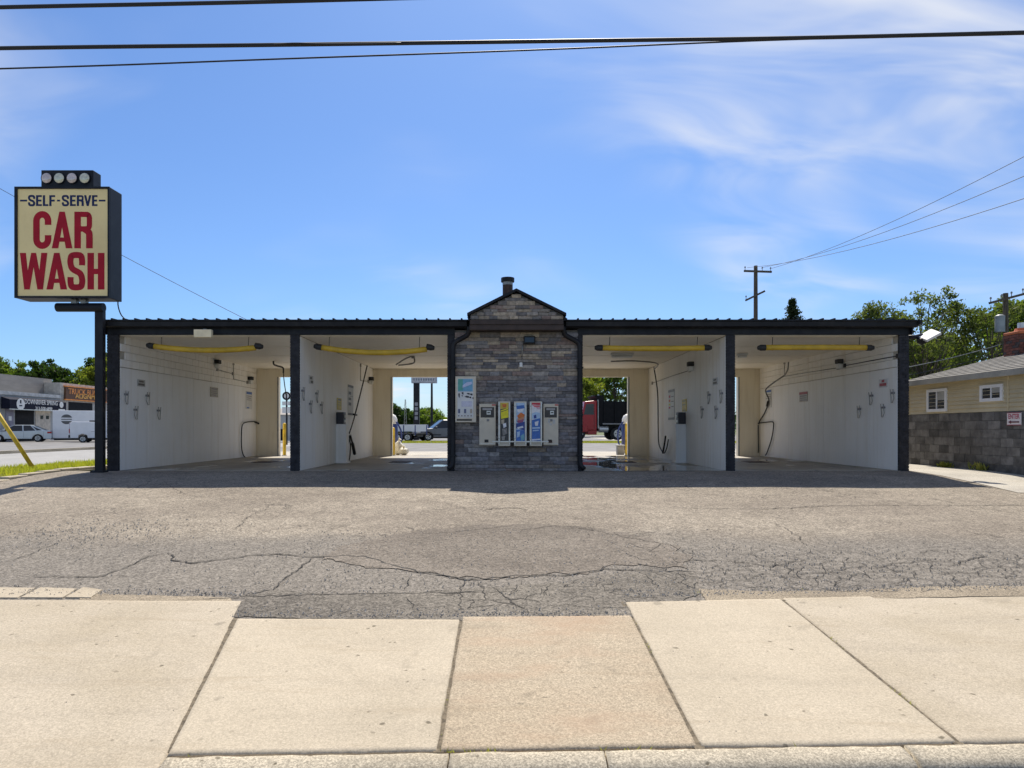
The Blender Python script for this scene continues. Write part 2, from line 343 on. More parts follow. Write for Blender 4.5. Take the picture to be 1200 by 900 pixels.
# ------------------------------------------------------------------ ground and paving
def sheet(name, x0, x1, y0, y1, dz, mat, nx=1, ny=1, label=None, par=None, f=None):
    b = MB()
    for j in range(ny + 1):
        for i in range(nx + 1):
            x = x0 + (x1 - x0) * i / nx; y = y0 + (y1 - y0) * j / ny
            b.v.append((x, y, (f(x, y) if f else zg(y)) + dz))
    b.f = [(j * (nx + 1) + i, j * (nx + 1) + i + 1, (j + 1) * (nx + 1) + i + 1, (j + 1) * (nx + 1) + i) for j in range(ny) for i in range(nx)]
    o = b.build(name, mat, par, smooth=True, fix=False)
    if par is None: tag(o, label, kind='structure')
    return o
gb = MB()                                             # one sheet out to the horizon, following the slope of the site
ys = [-900, -60, -6, 2.9, 3.5] + [3.5 + .5 * i for i in range(1, 27)] + [30, 60, 120, 400, 1800]; xs = [-1500, -200, -60, -12.9, -10.35, 11.4, 60, 200, 1500]
for y in ys:
    for x in xs: gb.v.append((x, y, zg(y) - .16 - (.14 if -60 < x < -12 else 0) - (.22 if y < 3.6 else 0)))
gb.f = [(j * len(xs) + i, j * len(xs) + i + 1, (j + 1) * len(xs) + i + 1, (j + 1) * len(xs) + i) for j in range(len(ys) - 1) for i in range(len(xs) - 1)]
tag(gb.build('ground', m_ground, fix=False), 'rough turf and soil ground under the whole site', kind='structure')
lot = sheet('parking_lot', -10.35, 11.28, 5.7, 16.02, 0, m_asph, 130, 80, 'cracked worn grey asphalt forecourt before the wash bays', f=lambda x, y: zg(y) + und(x, y))
sheet('joint_bed', -14, 14, 3.6, 6.9, -.05, m_dirt, 4, 10, 'dark soil under the pavement joints')
sheet('street', -200, 200, -14, 3.62, -.19, m_asph_far, 2, 12, 'asphalt street along the front kerb', f=lambda x, y: zg(3.2))
sheet('side_street', -23.2, -12.75, -14, 130, -.16, m_road, 2, 80, 'pale concrete side street beyond the grass verge')
sheet('shop_yard', -46, -23.45, 8, 130, -.13, m_asph_far, 2, 60, 'grey asphalt yard before the truck repair shop')
b = MB()
for i in range(60):
    y0, y1 = 8 + i * 2, 9.995 + i * 2
    b.box(-23.44, -23.22, y0, y1, zg(y0) - .3, zg(y0) - .02)
tag(b.build('far_curb', m_curb), 'long pale kerb on the far edge of side street', kind='structure')
sheet('alley', 9.44, 11.30, 12.6, 80, .008, m_alley, 2, 60, 'pale concrete alley between wash bays and block wall', f=lambda x, y: zg(y) + und(x, y))
sheet('rear_apron', -12.5, 9.43, 25.0, 30, .004, m_alley, 2, 4, 'sunlit concrete apron behind the wash bays')
sheet('rear_lot', -12.5, 40, 30.01, 48, 0, m_asph_far, 2, 4, 'faded asphalt lot behind the wash bays')
sheet('rear_street', -12.6, 60, 52.5, 112, .0, m_asph_far, 2, 4, 'grey asphalt yard where trucks stand behind the grass strip')
# pavement slabs
walk = tag(empty('sidewalk', (0, 5, zg(5))), 'row of pale concrete pavement slabs along the front kerb', kind='structure')
def slab(c, mat, name='slab', nx=26, ny=26, z=.012, seed=0, par=walk):
    b = MB(); c = [Vector((*p, 0)) for p in c]
    def ramp(n): return [0, .006] + [.02 + .96 * k / (n - 4) for k in range(n - 3)] + [.994, 1]
    ulist, vlist = ramp(nx), ramp(ny)
    for j in range(ny + 1):
        for i in range(nx + 1):
            u, v = ulist[i], vlist[j]
            p = c[0] * (1 - u) * (1 - v) + c[1] * u * (1 - v) + c[2] * u * v + c[3] * (1 - u) * v
            edge = i in (0, nx) or j in (0, ny)
            jx = (mnoise.noise(Vector((p.x * 9, p.y * 9, seed))) * .008 if edge else 0)
            x, y = p.x + jx, p.y + jx
            zz = zg(y) + z + .004 * mnoise.noise(Vector((x * 1.1, y * 1.1, 5))) - (.012 + abs(jx) * 1.2 if edge else 0)
            b.v.append((x, y, zz))
    n1 = nx + 1
    b.f = [(j * n1 + i, j * n1 + i + 1, (j + 1) * n1 + i + 1, (j + 1) * n1 + i) for j in range(ny) for i in range(nx)]
    ring = [i for i in range(n1)] + [j * n1 + nx for j in range(1, ny + 1)] + [ny * n1 + i for i in range(nx - 1, -1, -1)] + [j * n1 for j in range(ny - 1, 0, -1)]
    k = len(b.v); b.v += [(b.v[r][0], b.v[r][1], b.v[r][2] - .12) for r in ring]
    m = len(ring); b.f += [(ring[i], k + i, k + (i + 1) % m, ring[(i + 1) % m]) for i in range(m)]
    o = b.build(name, mat, None, smooth=False); 
    for p in o.data.polygons: p.use_smooth = p.normal.z > .5
    o.parent = par; o.matrix_parent_inverse = Matrix.Translation(-par.location)
    return o
def cback(x): return 3.905 + .028 * x
slab([(-6.2, 3.4), (-1.815, 3.40), (-2.50, 6.46), (-6.2, 6.50)], m_conc, seed=1)
slab([(-1.915, cback(-1.9)), (-.398, cback(-.4)), (-.408, 5.96), (-2.365, 5.98)], m_conc2, seed=2)
slab([(-.382, cback(-.4)), (1.102, cback(1.1)), (1.102, 6.06), (-.392, 6.03)], m_conc3, seed=3)
slab([(1.118, cback(1.1)), (2.624, cback(2.6)), (2.609, 6.52), (1.112, 6.42)], m_conc2, seed=4)
slab([(2.637, cback(2.6)), (7.2, cback(7.2)), (7.2, 6.80), (2.622, 6.54)], m_conc, seed=5)
for i, (a, c) in enumerate(((-5.2, -4.68), (-4.66, -4.25), (-4.23, -3.98))):
    slab([(a, 6.54), (c, 6.53), (c - .04, 6.84 - i * .03), (a - .03, 6.86)], m_conc2, 'broken_slab', 8, 8, .016, 20 + i)
def joint(a, c, w, seed):
    b = MB(); n = 40; a, c = Vector((*a, 0)), Vector((*c, 0)); t = (c - a).normalized(); q = Vector((-t.y, t.x, 0))
    for i in range(n + 1):
        p = a.lerp(c, i / n)
        for sg in (-1, 1):
            r_ = p + q * sg * w; b.v.append((r_.x, r_.y, zg(r_.y) + .0035 + .003 * mnoise.noise(Vector((p.x * 20, p.y * 20, seed)))))
    b.f = [(2 * i, 2 * i + 1, 2 * i + 3, 2 * i + 2) for i in range(n)]
    o = b.build('joint', m_jointdirt, None, fix=False); o.parent = walk; o.matrix_parent_inverse = Matrix.Translation(-walk.location)
m_jointdirt = M('joint_dirt', (.13, .105, .07), .95, var=.5, scale=30)
joint((-1.93, 3.88), (-2.42, 6.0), .06, 1); joint((-.39, 3.88), (-.40, 6.06), .03, 2); joint((1.11, 3.9), (1.105, 6.45), .03, 3); joint((2.63, 3.95), (2.615, 6.56), .03, 4)
# kerb stones
def curb(x0, x1, seed):
    b = MB(); n = 30; prof = [(0, -.20), (0, -.022), (-.012, -.002), (-.05, .004), (-.13, 0), (-.175, -.016), (-.20, -.05), (-.215, -.20)]
    for i in range(n + 1):
        x = x0 + (x1 - x0) * i / n
        for dy, dz in prof:
            y = cback(x) - .014 + dy; k = mnoise.noise(Vector((x * 7, dy * 22, seed))) * .008
            b.v.append((x, y + k, zg(y) + dz + k * .6 + .008))
    q = len(prof); b.f = [(i * q + j, i * q + j + 1, (i + 1) * q + j + 1, (i + 1) * q + j) for i in range(n) for j in range(q - 1)] + [tuple(range(q)), tuple(range(n * q, n * q + q))[::-1]]
    o = b.build('curb_stone', m_curb, smooth=True); o.parent = walk; o.matrix_parent_inverse = Matrix.Translation(-walk.location)
for i, (a, c) in enumerate(((-1.9, -.33), (-.32, .55), (.56, 2.27), (2.30, 5.2))): curb(a, c, i)
# repairs and cracks in the forecourt
def patch(name, pts, mat, off=.006, jag=.05, seed=1):
    pts = [G(*p) for p in pts]; out = []
    for i, a in enumerate(pts):
        c = pts[(i + 1) % len(pts)]; n = max(2, int((c - a).length / .07))
        for k in range(n):
            p = a.lerp(c, k / n); t = (c - a).normalized(); w = Vector((-t.y, t.x, 0))
            q = p + w * (mnoise.noise(Vector((p.x * 3, p.y * 3, seed))) * jag + mnoise.noise(Vector((p.x * 13, p.y * 13, seed))) * jag * .5); out.append(q)
    bm = bmesh.new(); vs = [bm.verts.new((p.x, p.y, 0)) for p in out]; f = bm.faces.new(vs)
    bmesh.ops.triangulate(bm, faces=[f]); 
    for _ in range(4):
        es = [e for e in bm.edges if e.calc_length() > .35]
        if not es: break
        bmesh.ops.subdivide_edges(bm, edges=es, cuts=1); bmesh.ops.triangulate(bm, faces=[f for f in bm.faces if len(f.verts) > 3])
    for v in bm.verts: v.co.z = zg(v.co.y) + und(v.co.x, v.co.y) + off
    bmesh.ops.recalc_face_normals(bm, faces=bm.faces)
    me = bpy.data.meshes.new(name); bm.to_mesh(me); bm.free()
    for p in me.polygons: p.use_smooth = True
    o = link(name, me, mat, lot); return o
patch('patch', [(252, 722), (300, 692), (390, 697), (480, 694), (560, 690), (640, 683), (725, 670), (812, 668), (822, 695), (790, 712), (735, 726), (600, 728), (420, 728)], m_patch, .006, .05, 2)
patch('patch', [(372, 655), (420, 637), (500, 622), (560, 616), (640, 614), (700, 620), (780, 634), (812, 650), (806, 664), (720, 662), (640, 673), (560, 678), (480, 670), (420, 662)], m_patch2, .007, .20, 5)
patch('patch', [(372, 656), (405, 640), (450, 630), (500, 622), (535, 632), (545, 650), (520, 672), (470, 668), (420, 661)], m_patch2, .0085, .12, 15)
patch('sand_strip', [(818, 690), (900, 694), (1000, 693), (1100, 690), (1230, 687), (1230, 700), (1000, 703), (830, 707)], m_sand, .008, .03, 6)
patch('sand_strip', [(95, 696), (180, 699), (270, 701), (275, 708), (180, 708), (90, 706)], m_sand, .008, .03, 7)
def ribbon(mb, pts, w, seed, off=.010, taper=True, dens=.05):
    out = []
    for a, c in zip(pts[:-1], pts[1:]):
        n = max(1, int((c - a).length / dens))
        out += [a.lerp(c, k / n) for k in range(n)]
    out.append(pts[-1]); L = len(out); n0 = len(mb.v)
    for i, p in enumerate(out):
        t = (out[min(i + 1, L - 1)] - out[max(i - 1, 0)]); t.z = 0; t.normalize(); s = Vector((-t.y, t.x, 0))
        j = mnoise.noise(Vector((p.x * 6, p.y * 6, seed))) * .05 + mnoise.noise(Vector((p.x * 21, p.y * 21, seed))) * .030
        ww = w * (.35 + 1.2 * abs(mnoise.noise(Vector((p.x * 9, p.y * 9, seed + 3))))) * (min(1, min(i, L - 1 - i) / 4 + .1) if taper else 1)
        for sg in (-1, 1):
            q = p + s * (j + sg * ww); mb.v.append((q.x, q.y, zg(q.y) + und(q.x, q.y) + off))
    mb.f += [(n0 + 2 * i, n0 + 2 * i + 1, n0 + 2 * i + 3, n0 + 2 * i + 2) for i in range(L - 1)]
def crack(pts, ox, oy, w, seed):
    b = MB(); ribbon(b, [G(ox + x / 2.5, oy + y / 2.5) for x, y in pts], w * .95, seed); b.build('crack', m_crack, lot)
crack([(100, 340), (230, 345), (300, 340), (380, 308), (440, 280), (500, 270)], 0, 540, .014, 1)
crack([(500, 268), (505, 290), (560, 300), (650, 290), (740, 278), (820, 275), (900, 282), (1000, 279), (1060, 280), (1130, 300), (1230, 325), (1300, 335), (1370, 348), (1440, 345), (1510, 335), (1600, 333), (1680, 330), (1770, 313), (1850, 316), (2050, 324)], 0, 540, .020, 2)
crack([(680, 402), (800, 380), (830, 350), (900, 300), (930, 282)], 0, 540, .012, 3)
crack([(560, 408), (640, 406), (720, 400), (860, 397), (1000, 392), (1200, 390), (1420, 385)], 0, 540, .009, 4)
for i, p in enumerate(([(345, 440), (350, 370), (375, 345)], [(400, 350), (425, 385), (420, 410), (390, 400)], [(440, 370), (500, 410), (545, 445)], [(490, 395), (515, 370), (530, 350)], [(590, 400), (620, 360)],
                       [(190, 400), (215, 440)], [(180, 380), (200, 345), (225, 335)], [(550, 395), (600, 385), (615, 400)], [(425, 410), (490, 420), (520, 432)], [(880, 325), (915, 350), (920, 370)], [(300, 388), (420, 385)])):
    crack(p, 400, 540, .010, 10 + i)
crack([(410, 149), (445, 142), (480, 139), (520, 140), (548, 146)], 400, 540, .020, 30)
crack([(500, 207), (640, 190), (760, 210), (860, 228), (960, 245), (1010, 272)], 400, 540, .008, 31)
crack([(0, 138), (150, 140), (270, 141), (430, 133), (600, 130), (760, 132), (1000, 130)], 800, 540, .016, 32)
crack([(640, 92), (720, 110), (860, 135), (1000, 160)], 800, 540, .008, 33)
crack([(-10, 285), (60, 290), (130, 290), (260, 310), (370, 288)], 800, 540, .011, 34)
crack([(560, 320), (620, 300), (690, 296), (735, 288)], 800, 540, .011, 35); crack([(780, 310), (850, 285), (900, 275)], 800, 540, .011, 36)
crack([(265, 180), (330, 215), (355, 245)], 800, 540, .007, 37); crack([(180, 190), (250, 215), (330, 210), (520, 190)], 400, 540, .008, 38)
crack([(0, 205), (120, 210), (250, 205)], 0, 540, .007, 39); crack([(480, 60), (540, 100), (610, 110), (700, 120)], 0, 540, .006, 40)
crack([(0, 300), (90, 275), (180, 235)], 0, 540, .009, 41); crack([(690, 205), (720, 170), (780, 140)], 0, 540, .006, 42)
net = MB(); rnd = random.Random(5); cell = .20            # alligator cracking near the pavement edge
def hexp(i, j):
    r_ = random.Random(i * 7919 + j * 104729); return Vector((1.6 + (i + .5 * (j % 2)) * cell + r_.uniform(-.08, .08), 6.75 + j * cell * .82 + r_.uniform(-.07, .07), 0))
for i in range(36):
    for j in range(13):
        p = hexp(i, j); dens = max(0, 1 - abs(j - 4.2) / 7.5) * (.45 + .55 * mnoise.noise(Vector((p.x * .7, p.y * .9, 2))) + .25)
        for q in (hexp(i + 1, j), hexp(i + (j % 2), j + 1), hexp(i - 1 + (j % 2), j + 1)):
            if rnd.random() < dens: ribbon(net, [p, q], rnd.uniform(.003, .008), 50 + i, .009, False, .06)
for i in range(12):
    for j in range(5):
        p = hexp(i, j) + Vector((-2.55, -.45, 0)); 
        for q in (hexp(i + 1, j), hexp(i + (j % 2), j + 1)):
            if rnd.random() < .33: ribbon(net, [p, q + Vector((-2.55, -.45, 0))], rnd.uniform(.003, .007), 90 + i, .010, False, .06)
tag(net.build('crack_network', m_crack, lot), kind='stuff')
gr = MB(); rnd = random.Random(77)
def pebble(x, y, r):
    z = zg(y) + und(x, y) + .012; a = rnd.uniform(0, 6.3); h = r * rnd.uniform(.5, .9)
    ring = [(x + r * rnd.uniform(.7, 1.2) * math.cos(a + k * 1.2566), y + r * rnd.uniform(.7, 1.2) * math.sin(a + k * 1.2566), z - .006) for k in range(5)]
    gr.add(ring + [(x + rnd.gauss(0, r * .2), y + rnd.gauss(0, r * .2), z + h)], [(k, (k + 1) % 5, 5) for k in range(5)])
for _ in range(1500):
    x = rnd.uniform(-5, 6.5); e = 6.62 if x < -2.45 else 6.02 if x < 1.1 else 6.58 + .05 * (x - 1.1)
    pebble(x, e + abs(rnd.gauss(0, .12)), rnd.uniform(.004, .012))
for _ in range(1400):
    x = rnd.gauss(3.5, 2.2); y = rnd.gauss(7.6, .6)
    if y > 6.8: pebble(x, y, rnd.uniform(.004, .011))
for _ in range(900): pebble(rnd.gauss(-1.0, 1.6), rnd.uniform(6.6, 9.5), rnd.uniform(.004, .011))
for _ in range(500): pebble(rnd.gauss(-5.6, .7), rnd.gauss(9.4, .5), rnd.uniform(.005, .014))
for _ in range(160): pebble(rnd.uniform(-4, 4), rnd.uniform(3.95, 5.9), rnd.uniform(.003, .007))
jw = MB()
for _ in range(520):
    k = rnd.random()
    if k < .55: x = rnd.uniform(-1.8, 5); y = cback(x) - .005
    elif k < .8: y = rnd.uniform(4, 6); x = rnd.choice((-.395, 1.108, 2.628))
    else: x = rnd.uniform(1.2, 6); y = 6.62 + .05 * x + rnd.gauss(0, .05)
    if mnoise.noise(Vector((x * 2.3, y * 2.3, 4))) < .12: continue
    z = zg(y) - .004; h = rnd.uniform(.012, .035); a = rnd.uniform(0, 6.3); w = .003
    jw.add([(x - w, y, z), (x + w, y, z), (x + math.cos(a) * h * .7, y + math.sin(a) * h * .5, z + h)], [(0, 1, 2)])
tag(jw.build('joint_weeds', m_grassdry, lot, fix=False), kind='stuff')
tag(gr.build('loose_gravel', M('gravel_grey', (.34, .31, .265), .9, var=.5, scale=25), lot), kind='stuff')
# grass verge by the side street
vg = MB(); rnd = random.Random(8)
def vergeright(y): return -10.36 - .05 * math.sin(y * 1.3) - max(0, (y - 13)) * .02
sheet('verge', -12.75, -10.30, 4, 40, -.02, m_dirt, 2, 50, 'soil strip under the grass verge')
n1 = MB()
for i in range(34000):
    y = 10 + 22 * rnd.random() ** 1.3; x = rnd.uniform(-12.78, vergeright(y) - .2); h = rnd.uniform(.04, .12) * (1.2 if mnoise.noise(Vector((x * 2, y * 2, 1))) > 0 else .8); a = rnd.uniform(0, 6.3); w = rnd.uniform(.006, .014); lx, ly = rnd.gauss(0, .03), rnd.gauss(0, .03); z = zg(y) - .02
    n1.add([(x - w * math.cos(a), y - w * math.sin(a), z), (x + w * math.cos(a), y + w * math.sin(a), z), (x + lx, y + ly, z + h)], [(0, 1, 2)])
tag(n1.build('grass', m_grass, fix=False), 'bright green lawn strip along the side street', 'grass', kind='stuff')
cb = MB()
for i in range(40):
    y0 = 4 + i * .6; x = vergeright(y0 + .3); cb.box(x - .17, x + .02, y0, y0 + .598, zg(y0) - .25, zg(y0 + .3) + .045 + rnd.uniform(-.01, .01))
tag(cb.build('verge_curb', m_curb, bevel=.02), 'low broken concrete edging between lawn verge and forecourt', kind='structure')
n2 = MB()
for i in range(16000):
    x = rnd.uniform(-14, 22); y = rnd.uniform(48, 52.4); h = rnd.uniform(.06, .16); a = rnd.uniform(0, 6.3); w = .02; z = 0
    n2.add([(x - w * math.cos(a), y - w * math.sin(a), z), (x + w * math.cos(a), y + w * math.sin(a), z), (x + rnd.gauss(0, .04), y, z + h)], [(0, 1, 2)])
sheet('rear_verge', -14, 40, 48, 52.5, -.005, m_ground, 2, 2, 'turf strip between rear lot and truck yard')
tag(n2.build('dry_grass', m_grassdry, fix=False), 'yellowed grass strip behind the rear lot', 'grass', kind='stuff')
# ------------------------------------------------------------------ car wash building
YF, YB, ZO, ZH = 16.0, 25.0, 3.19, 2.88                # front plane, rear plane, ceiling, rear door head
cw = tag(empty('car_wash', (0, YF, 0)), 'low four bay self serve car wash with stone faced middle and charcoal brick piers', 'car wash')
bays = [('b1', -9.10, -5.09, -8.29, -5.40), ('b2', -4.86, -1.40, -4.17, -1.75), ('b3', 1.78, 5.14, 2.10, 4.40), ('b4', 5.36, 9.19, 5.70, 8.40)]  # unseen side of each rear opening widened to let more sun in
# brick piers at the front edge
def pier(x0, x1, ztop=ZO):
    core = MB().box(x0 + .012, x1 - .012, YF + .012, YF + .070, -.03, ztop).build('pier', m_char, cw)
    b = MB(); h = .0665; z = 0; k = 0
    while z < ztop - .02:
        t = min(h - .010, ztop - z - .002); w = x1 - x0
        cuts = [0, w] if (w < .2) else ([0, w * .62, w] if k % 2 else [0, w * .38, w])
        for a, c in zip(cuts[:-1], cuts[1:]):
            d = random.uniform(-.002, .003)
            b.box(x0 + a + .003, x0 + c - .003, YF - d, YF + .066, z, z + t)
        z += h; k += 1
    tag(b.build('brick_courses', m_char, core, bevel=.002), kind='stuff')
for a, c in ((-9.38, -9.105), (-5.085, -4.865), (-1.40, -1.225), (1.662, 1.782), (5.145, 5.355), (9.195, 9.43)): pier(a, c)
# long walls between the bays (block cores), white panels below, block courses above
def sidewall(x0, x1): return MB().box(x0, x1, YF + .071, YB - .2, -.03, ZO + .15).build('side_wall', m_wallcore, cw)
walls = {}
for nm, a, c in (('w1', -9.375, -9.13), ('w2', -5.06, -4.89), ('w4', 5.17, 5.33), ('w5', 9.22, 9.425)): walls[nm] = sidewall(a, c)
panel_me = {}
def panels(wall, xf, sgn, ztop, mats):
    n = 7; L = (YB - .21 - YF - .075) / n
    for i in range(n):
        y0 = YF + .075 + i * L
        b = MB().box(min(xf, xf - sgn * .028), max(xf, xf - sgn * .028), y0 + .004, y0 + L - .004, .01, ztop + random.uniform(-.006, .006))
        b.build('panel', random.choice(mats), wall, bevel=.004)
def blocks(wall, xf, sgn, z0, z1):
    rows = 4; h = (z1 - z0) / rows; L = .406
    me = MB().box(-.02, .02, 0, L - .010, 0, h - .010).mesh('block'); me.materials.append(m_white)
    for r in range(rows):
        y = YF + .08 - (L / 2 if r % 2 else 0)
        while y < YB - .25:
            if y > YF + .07:
                o = link('block', me, None, wall); o.location = (xf - sgn * (.006 + random.uniform(0, .003)), y, z0 + r * h + .004)
                if y + L > YB - .2: o.scale.y = (YB - .21 - y) / L
            y += L
panels(walls['w1'], -9.10, 1, 2.44, [m_white2]); blocks(walls['w1'], -9.10, 1, 2.45, ZO)
panels(walls['w5'], 9.19, -1, 2.44, [m_white2]); blocks(walls['w5'], 9.19, -1, 2.45, ZO)
panels(walls['w2'], -4.86, 1, 3.17, [m_white2, m_white]); panels(walls['w4'], 5.14, -1, 3.17, [m_white2, m_white])
panels(walls['w2'], -5.09, -1, 3.17, [m_white2]); panels(walls['w4'], 5.36, 1, 3.17, [m_white2])
# rear wall with one opening for each bay
for nm, x0, x1, o0, o1 in bays:
    b = MB().box(x0 - .10, o0, YB - .2, YB, -.03, ZO + .1).box(o1, x1 + .10, YB - .2, YB, -.03, ZO + .1).box(o0 + .002, o1 - .002, YB - .199, YB - .001, ZH, ZO - .002)
    b.build('rear_wall', m_cream, cw)
    fl = MB().box(x0 - .03, x1 + .03, YF + .0, YB + .02, -.15, .010)
    fl.build('floor', m_floorwet if nm == 'b3' else m_floor, cw)
    MB().box(x0 + .003, x1 - .003, YF + .06, YB - .21, ZO - .012, ZO + .04).build('ceiling', m_ceil, cw)
    for k in range(1, 4):                              # thin battens covering the ceiling board joints
        y = YF + k * 2.2; MB().box(x0 + .01, x1 - .01, y, y + .04, ZO - .020, ZO - .0125).build('ceiling_batten', m_ceil, cw)
    MB().box(o0 - .05, o0, YB - .212, YB - .2005, 0, ZH).build('door_trim', m_galv, cw); MB().box(o1, o1 + .05, YB - .212, YB - .2005, 0, ZH).build('door_trim', m_galv, cw)
for nm, x0, x1, o0, o1 in bays:
    xm = (x0 + x1) / 2; dg_ = MB().box(xm - .32, xm + .32, 19.6, 20.5, .0105, .016).build('drain_frame', m_galv, cw)
    for k in range(9): MB().box(xm - .29, xm + .29, 19.65 + k * .09, 19.69 + k * .09, .0165, .022).build('drain_bar', m_rust, dg_)
# equipment room in the middle (side walls seen inside bays 2 and 3)
MB().box(-1.38, -1.23, YF + .071, YB - .2, -.03, ZO).build('room_wall', m_white, cw); MB().box(1.67, 1.76, YF + .071, YB - .2, -.03, ZO).build('room_wall', m_white, cw)
MB().box(-1.22, 1.62, YB - .2, YB, -.03, ZO).build('room_wall', m_cream, cw)
# header beam, gutter and ribbed metal roof
beam = MB()
for a, c in ((-9.38, -1.221), (1.661, 9.43)): beam.box(a, c, YF - .02, YF + .055, ZO + .001, 3.42)
beam.build('header_beam', m_black, cw)
gut = MB(); gp = [(YF - .03, 3.345), (YF - .16, 3.345), (YF - .20, 3.37), (YF - .21, 3.47), (YF - .235, 3.485), (YF - .235, 3.495), (YF - .19, 3.495), (YF - .18, 3.40), (YF - .03, 3.40)]
for a, c in ((-9.46, -.93), (1.37, 9.50)): gut.prism(gp, 'x', a, c)
gut.build('gutter', m_black, cw)
rf = MB(); rf.prism([(YF - .19, 3.500), (YB + .25, 3.62), (YB + .25, 3.66), (YF - .19, 3.522)], 'x', -9.44, 9.48)
x = -9.42
while x < 9.47:
    rf.prism([(YF - .205, 3.5215), (YB + .24, 3.6595), (YB + .24, 3.69), (YF - .205, 3.552)], 'x', x - .018, x + .018); x += .27
rf.build('metal_roof', m_black, cw)
MB().box(-9.40, 9.44, YF + .06, YB + .1, ZO + .155, 3.499).build('roof_deck', m_black, cw)
MB().box(9.44, 9.465, YF - .1, YB + .1, 3.2, 3.50).build('side_fascia', m_black, cw); MB().box(-9.415, -9.39, YF - .1, YB + .1, 3.2, 3.50).build('side_fascia', m_black, cw)
MB().prism([(YF - .30, 3.40), (YF - .30, 3.50), (YF - .06, 3.535), (YF - .06, 3.35)], 'x', 9.501, 9.56).build('gutter_end', m_black, cw)
# stone veneer of the middle block
stm = []
for k in range(5):
    bm = bmesh.new(); bmesh.ops.create_cube(bm, size=1); bmesh.ops.subdivide_edges(bm, edges=bm.edges[:], cuts=1); rr = random.Random(k)
    for v in bm.verts:
        e = sum(abs(c) > .45 for c in v.co)
        v.co += Vector([rr.uniform(-.025, .025) for _ in range(3)])
        if v.co.y < -.4: v.co.y += (.0 if e == 1 else .12 if e == 2 else .22)
    me = bpy.data.meshes.new('stone'); bm.to_mesh(me); bm.free(); me.materials.append(m_stone); stm.append(me)
core = MB().box(-1.222, 1.66, YF + .02, YF + .3, -.03, 3.30).build('stone_wall', m_mortar, cw)
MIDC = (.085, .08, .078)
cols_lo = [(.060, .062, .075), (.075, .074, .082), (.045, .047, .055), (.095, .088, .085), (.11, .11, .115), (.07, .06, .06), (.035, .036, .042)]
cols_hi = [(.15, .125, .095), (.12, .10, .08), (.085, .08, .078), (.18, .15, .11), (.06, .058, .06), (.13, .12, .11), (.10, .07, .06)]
def stones(parent, xa, xb, z0, z1, yface, clip=None, hs=(.065, .085, .105), ls=(.18, .50), hi=.62):
    rnd = random.Random(int(z0 * 100) + 3); z = z0
    while z < z1 - .03:
        h = min(rnd.choice(hs), z1 - z)
        if z1 - z - h < .04: h = z1 - z
        a, c = (xa, xb) if not clip else clip(z + h * .6)
        x = a
        while x < c - .02:
            L = rnd.uniform(*ls)
            if c - x - L < .14: L = c - x
            o = link('stone', rnd.choice(stm), None, parent); d = rnd.uniform(0, .028)
            o.location = (x + L / 2, yface + .035 - d, z + h / 2); o.scale = (L - .007, .09, h - .007)
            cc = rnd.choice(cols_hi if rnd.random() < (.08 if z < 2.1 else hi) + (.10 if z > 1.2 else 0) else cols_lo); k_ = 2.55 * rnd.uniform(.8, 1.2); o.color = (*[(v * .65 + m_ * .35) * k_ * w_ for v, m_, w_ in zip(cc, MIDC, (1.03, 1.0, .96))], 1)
            x += L
        z += h
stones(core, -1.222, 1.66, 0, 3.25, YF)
# gable dormer over the middle
YG = YF - .40
gx0, gx1, gxm, gz0, gz1 = -.885, 1.335, .215, 3.60, 4.13
gab = MB().prism([(gx0 + .05, 3.47), (gx1 - .05, 3.47), (gx1 - .05, gz0), (gxm, gz1 - .03), (gx0 + .05, gz0)], 'y', YG + .06, YG + 2.2).build('gable', m_mortar, cw)
def gclip(z):
    t = max(0, (z + .05 - gz0) / (gz1 - gz0)); return (gx0 + .05 + (gxm - gx0 - .07) * t, gx1 - .05 - (gx1 - gxm - .07) * t)
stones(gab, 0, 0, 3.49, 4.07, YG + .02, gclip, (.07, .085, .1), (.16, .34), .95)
for s, (xa, za) in ((-1, (gx0 - .02, gz0 - .03)), (1, (gx1 + .02, gz0 - .03))):
    MB().prism([(xa, za), (gxm, gz1 + .0), (gxm, gz1 + .06), (xa, za + .06)], 'y', YG - .06, YG + 2.3).build('gable_roof', m_black, cw)
    MB().prism([(xa + .0, za - .03), (xa - s * .05, za - .06), (xa - s * .05, 3.46), (xa - s * .025, 3.46)], 'y', YG - .045, YG + .1).build('gable_trim', m_black, cw)
MB().box(gx0 + .04, gx1 - .045, YG - .03, YG + .06, 3.375, 3.48).build('gable_board', m_brownboard, cw)
MB().box(gx0 + .03, gx1 - .035, YG + .0, YF - .03, 3.255, 3.373).build('gable_board', m_brownboard, cw)
# downspouts
for s, xa, xb in ((-1, -.88, -1.255), (1, 1.32, 1.70)):
    y = YF - .10
    pts = [(xa, y - .05, 3.36), (xa, y - .04, 3.26), (xa + s * .06, y, 3.16), (xb - s * .10, y, 3.04), (xb - s * .02, y, 2.96), (xb, y, 2.84)]
    pts = smoothpts(pts, 5) + [Vector((xb, y, z)) for z in (2.5, 1.6, .8, .22)] + [Vector((xb + s * .03, y - .02, .12)), Vector((xb + s * .10, y - .06, .05))]
    ds = MB().tube(pts, .058, 10).build('downspout', m_black, cw, smooth=True)
    for z in (2.4, 1.3, .35): MB().box(xb - .075, xb + .075, y - .064, y + .08, z, z + .035).build('bracket', m_black, ds)
# roof vent pipe
pv = MB().cyl((.02, YF + .8, 3.6), (.02, YF + .8, 4.52), .125, 16).build('vent_pipe', m_rust, cw, smooth=False)
MB().cyl((.02, YF + .8, 4.521), (.02, YF + .8, 4.60), .128, 16).build('vent_collar', m_galv, pv); MB().cyl((.02, YF + .8, 4.601), (.02, YF + .8, 4.70), .165, 16).build('vent_cap', m_black, pv)
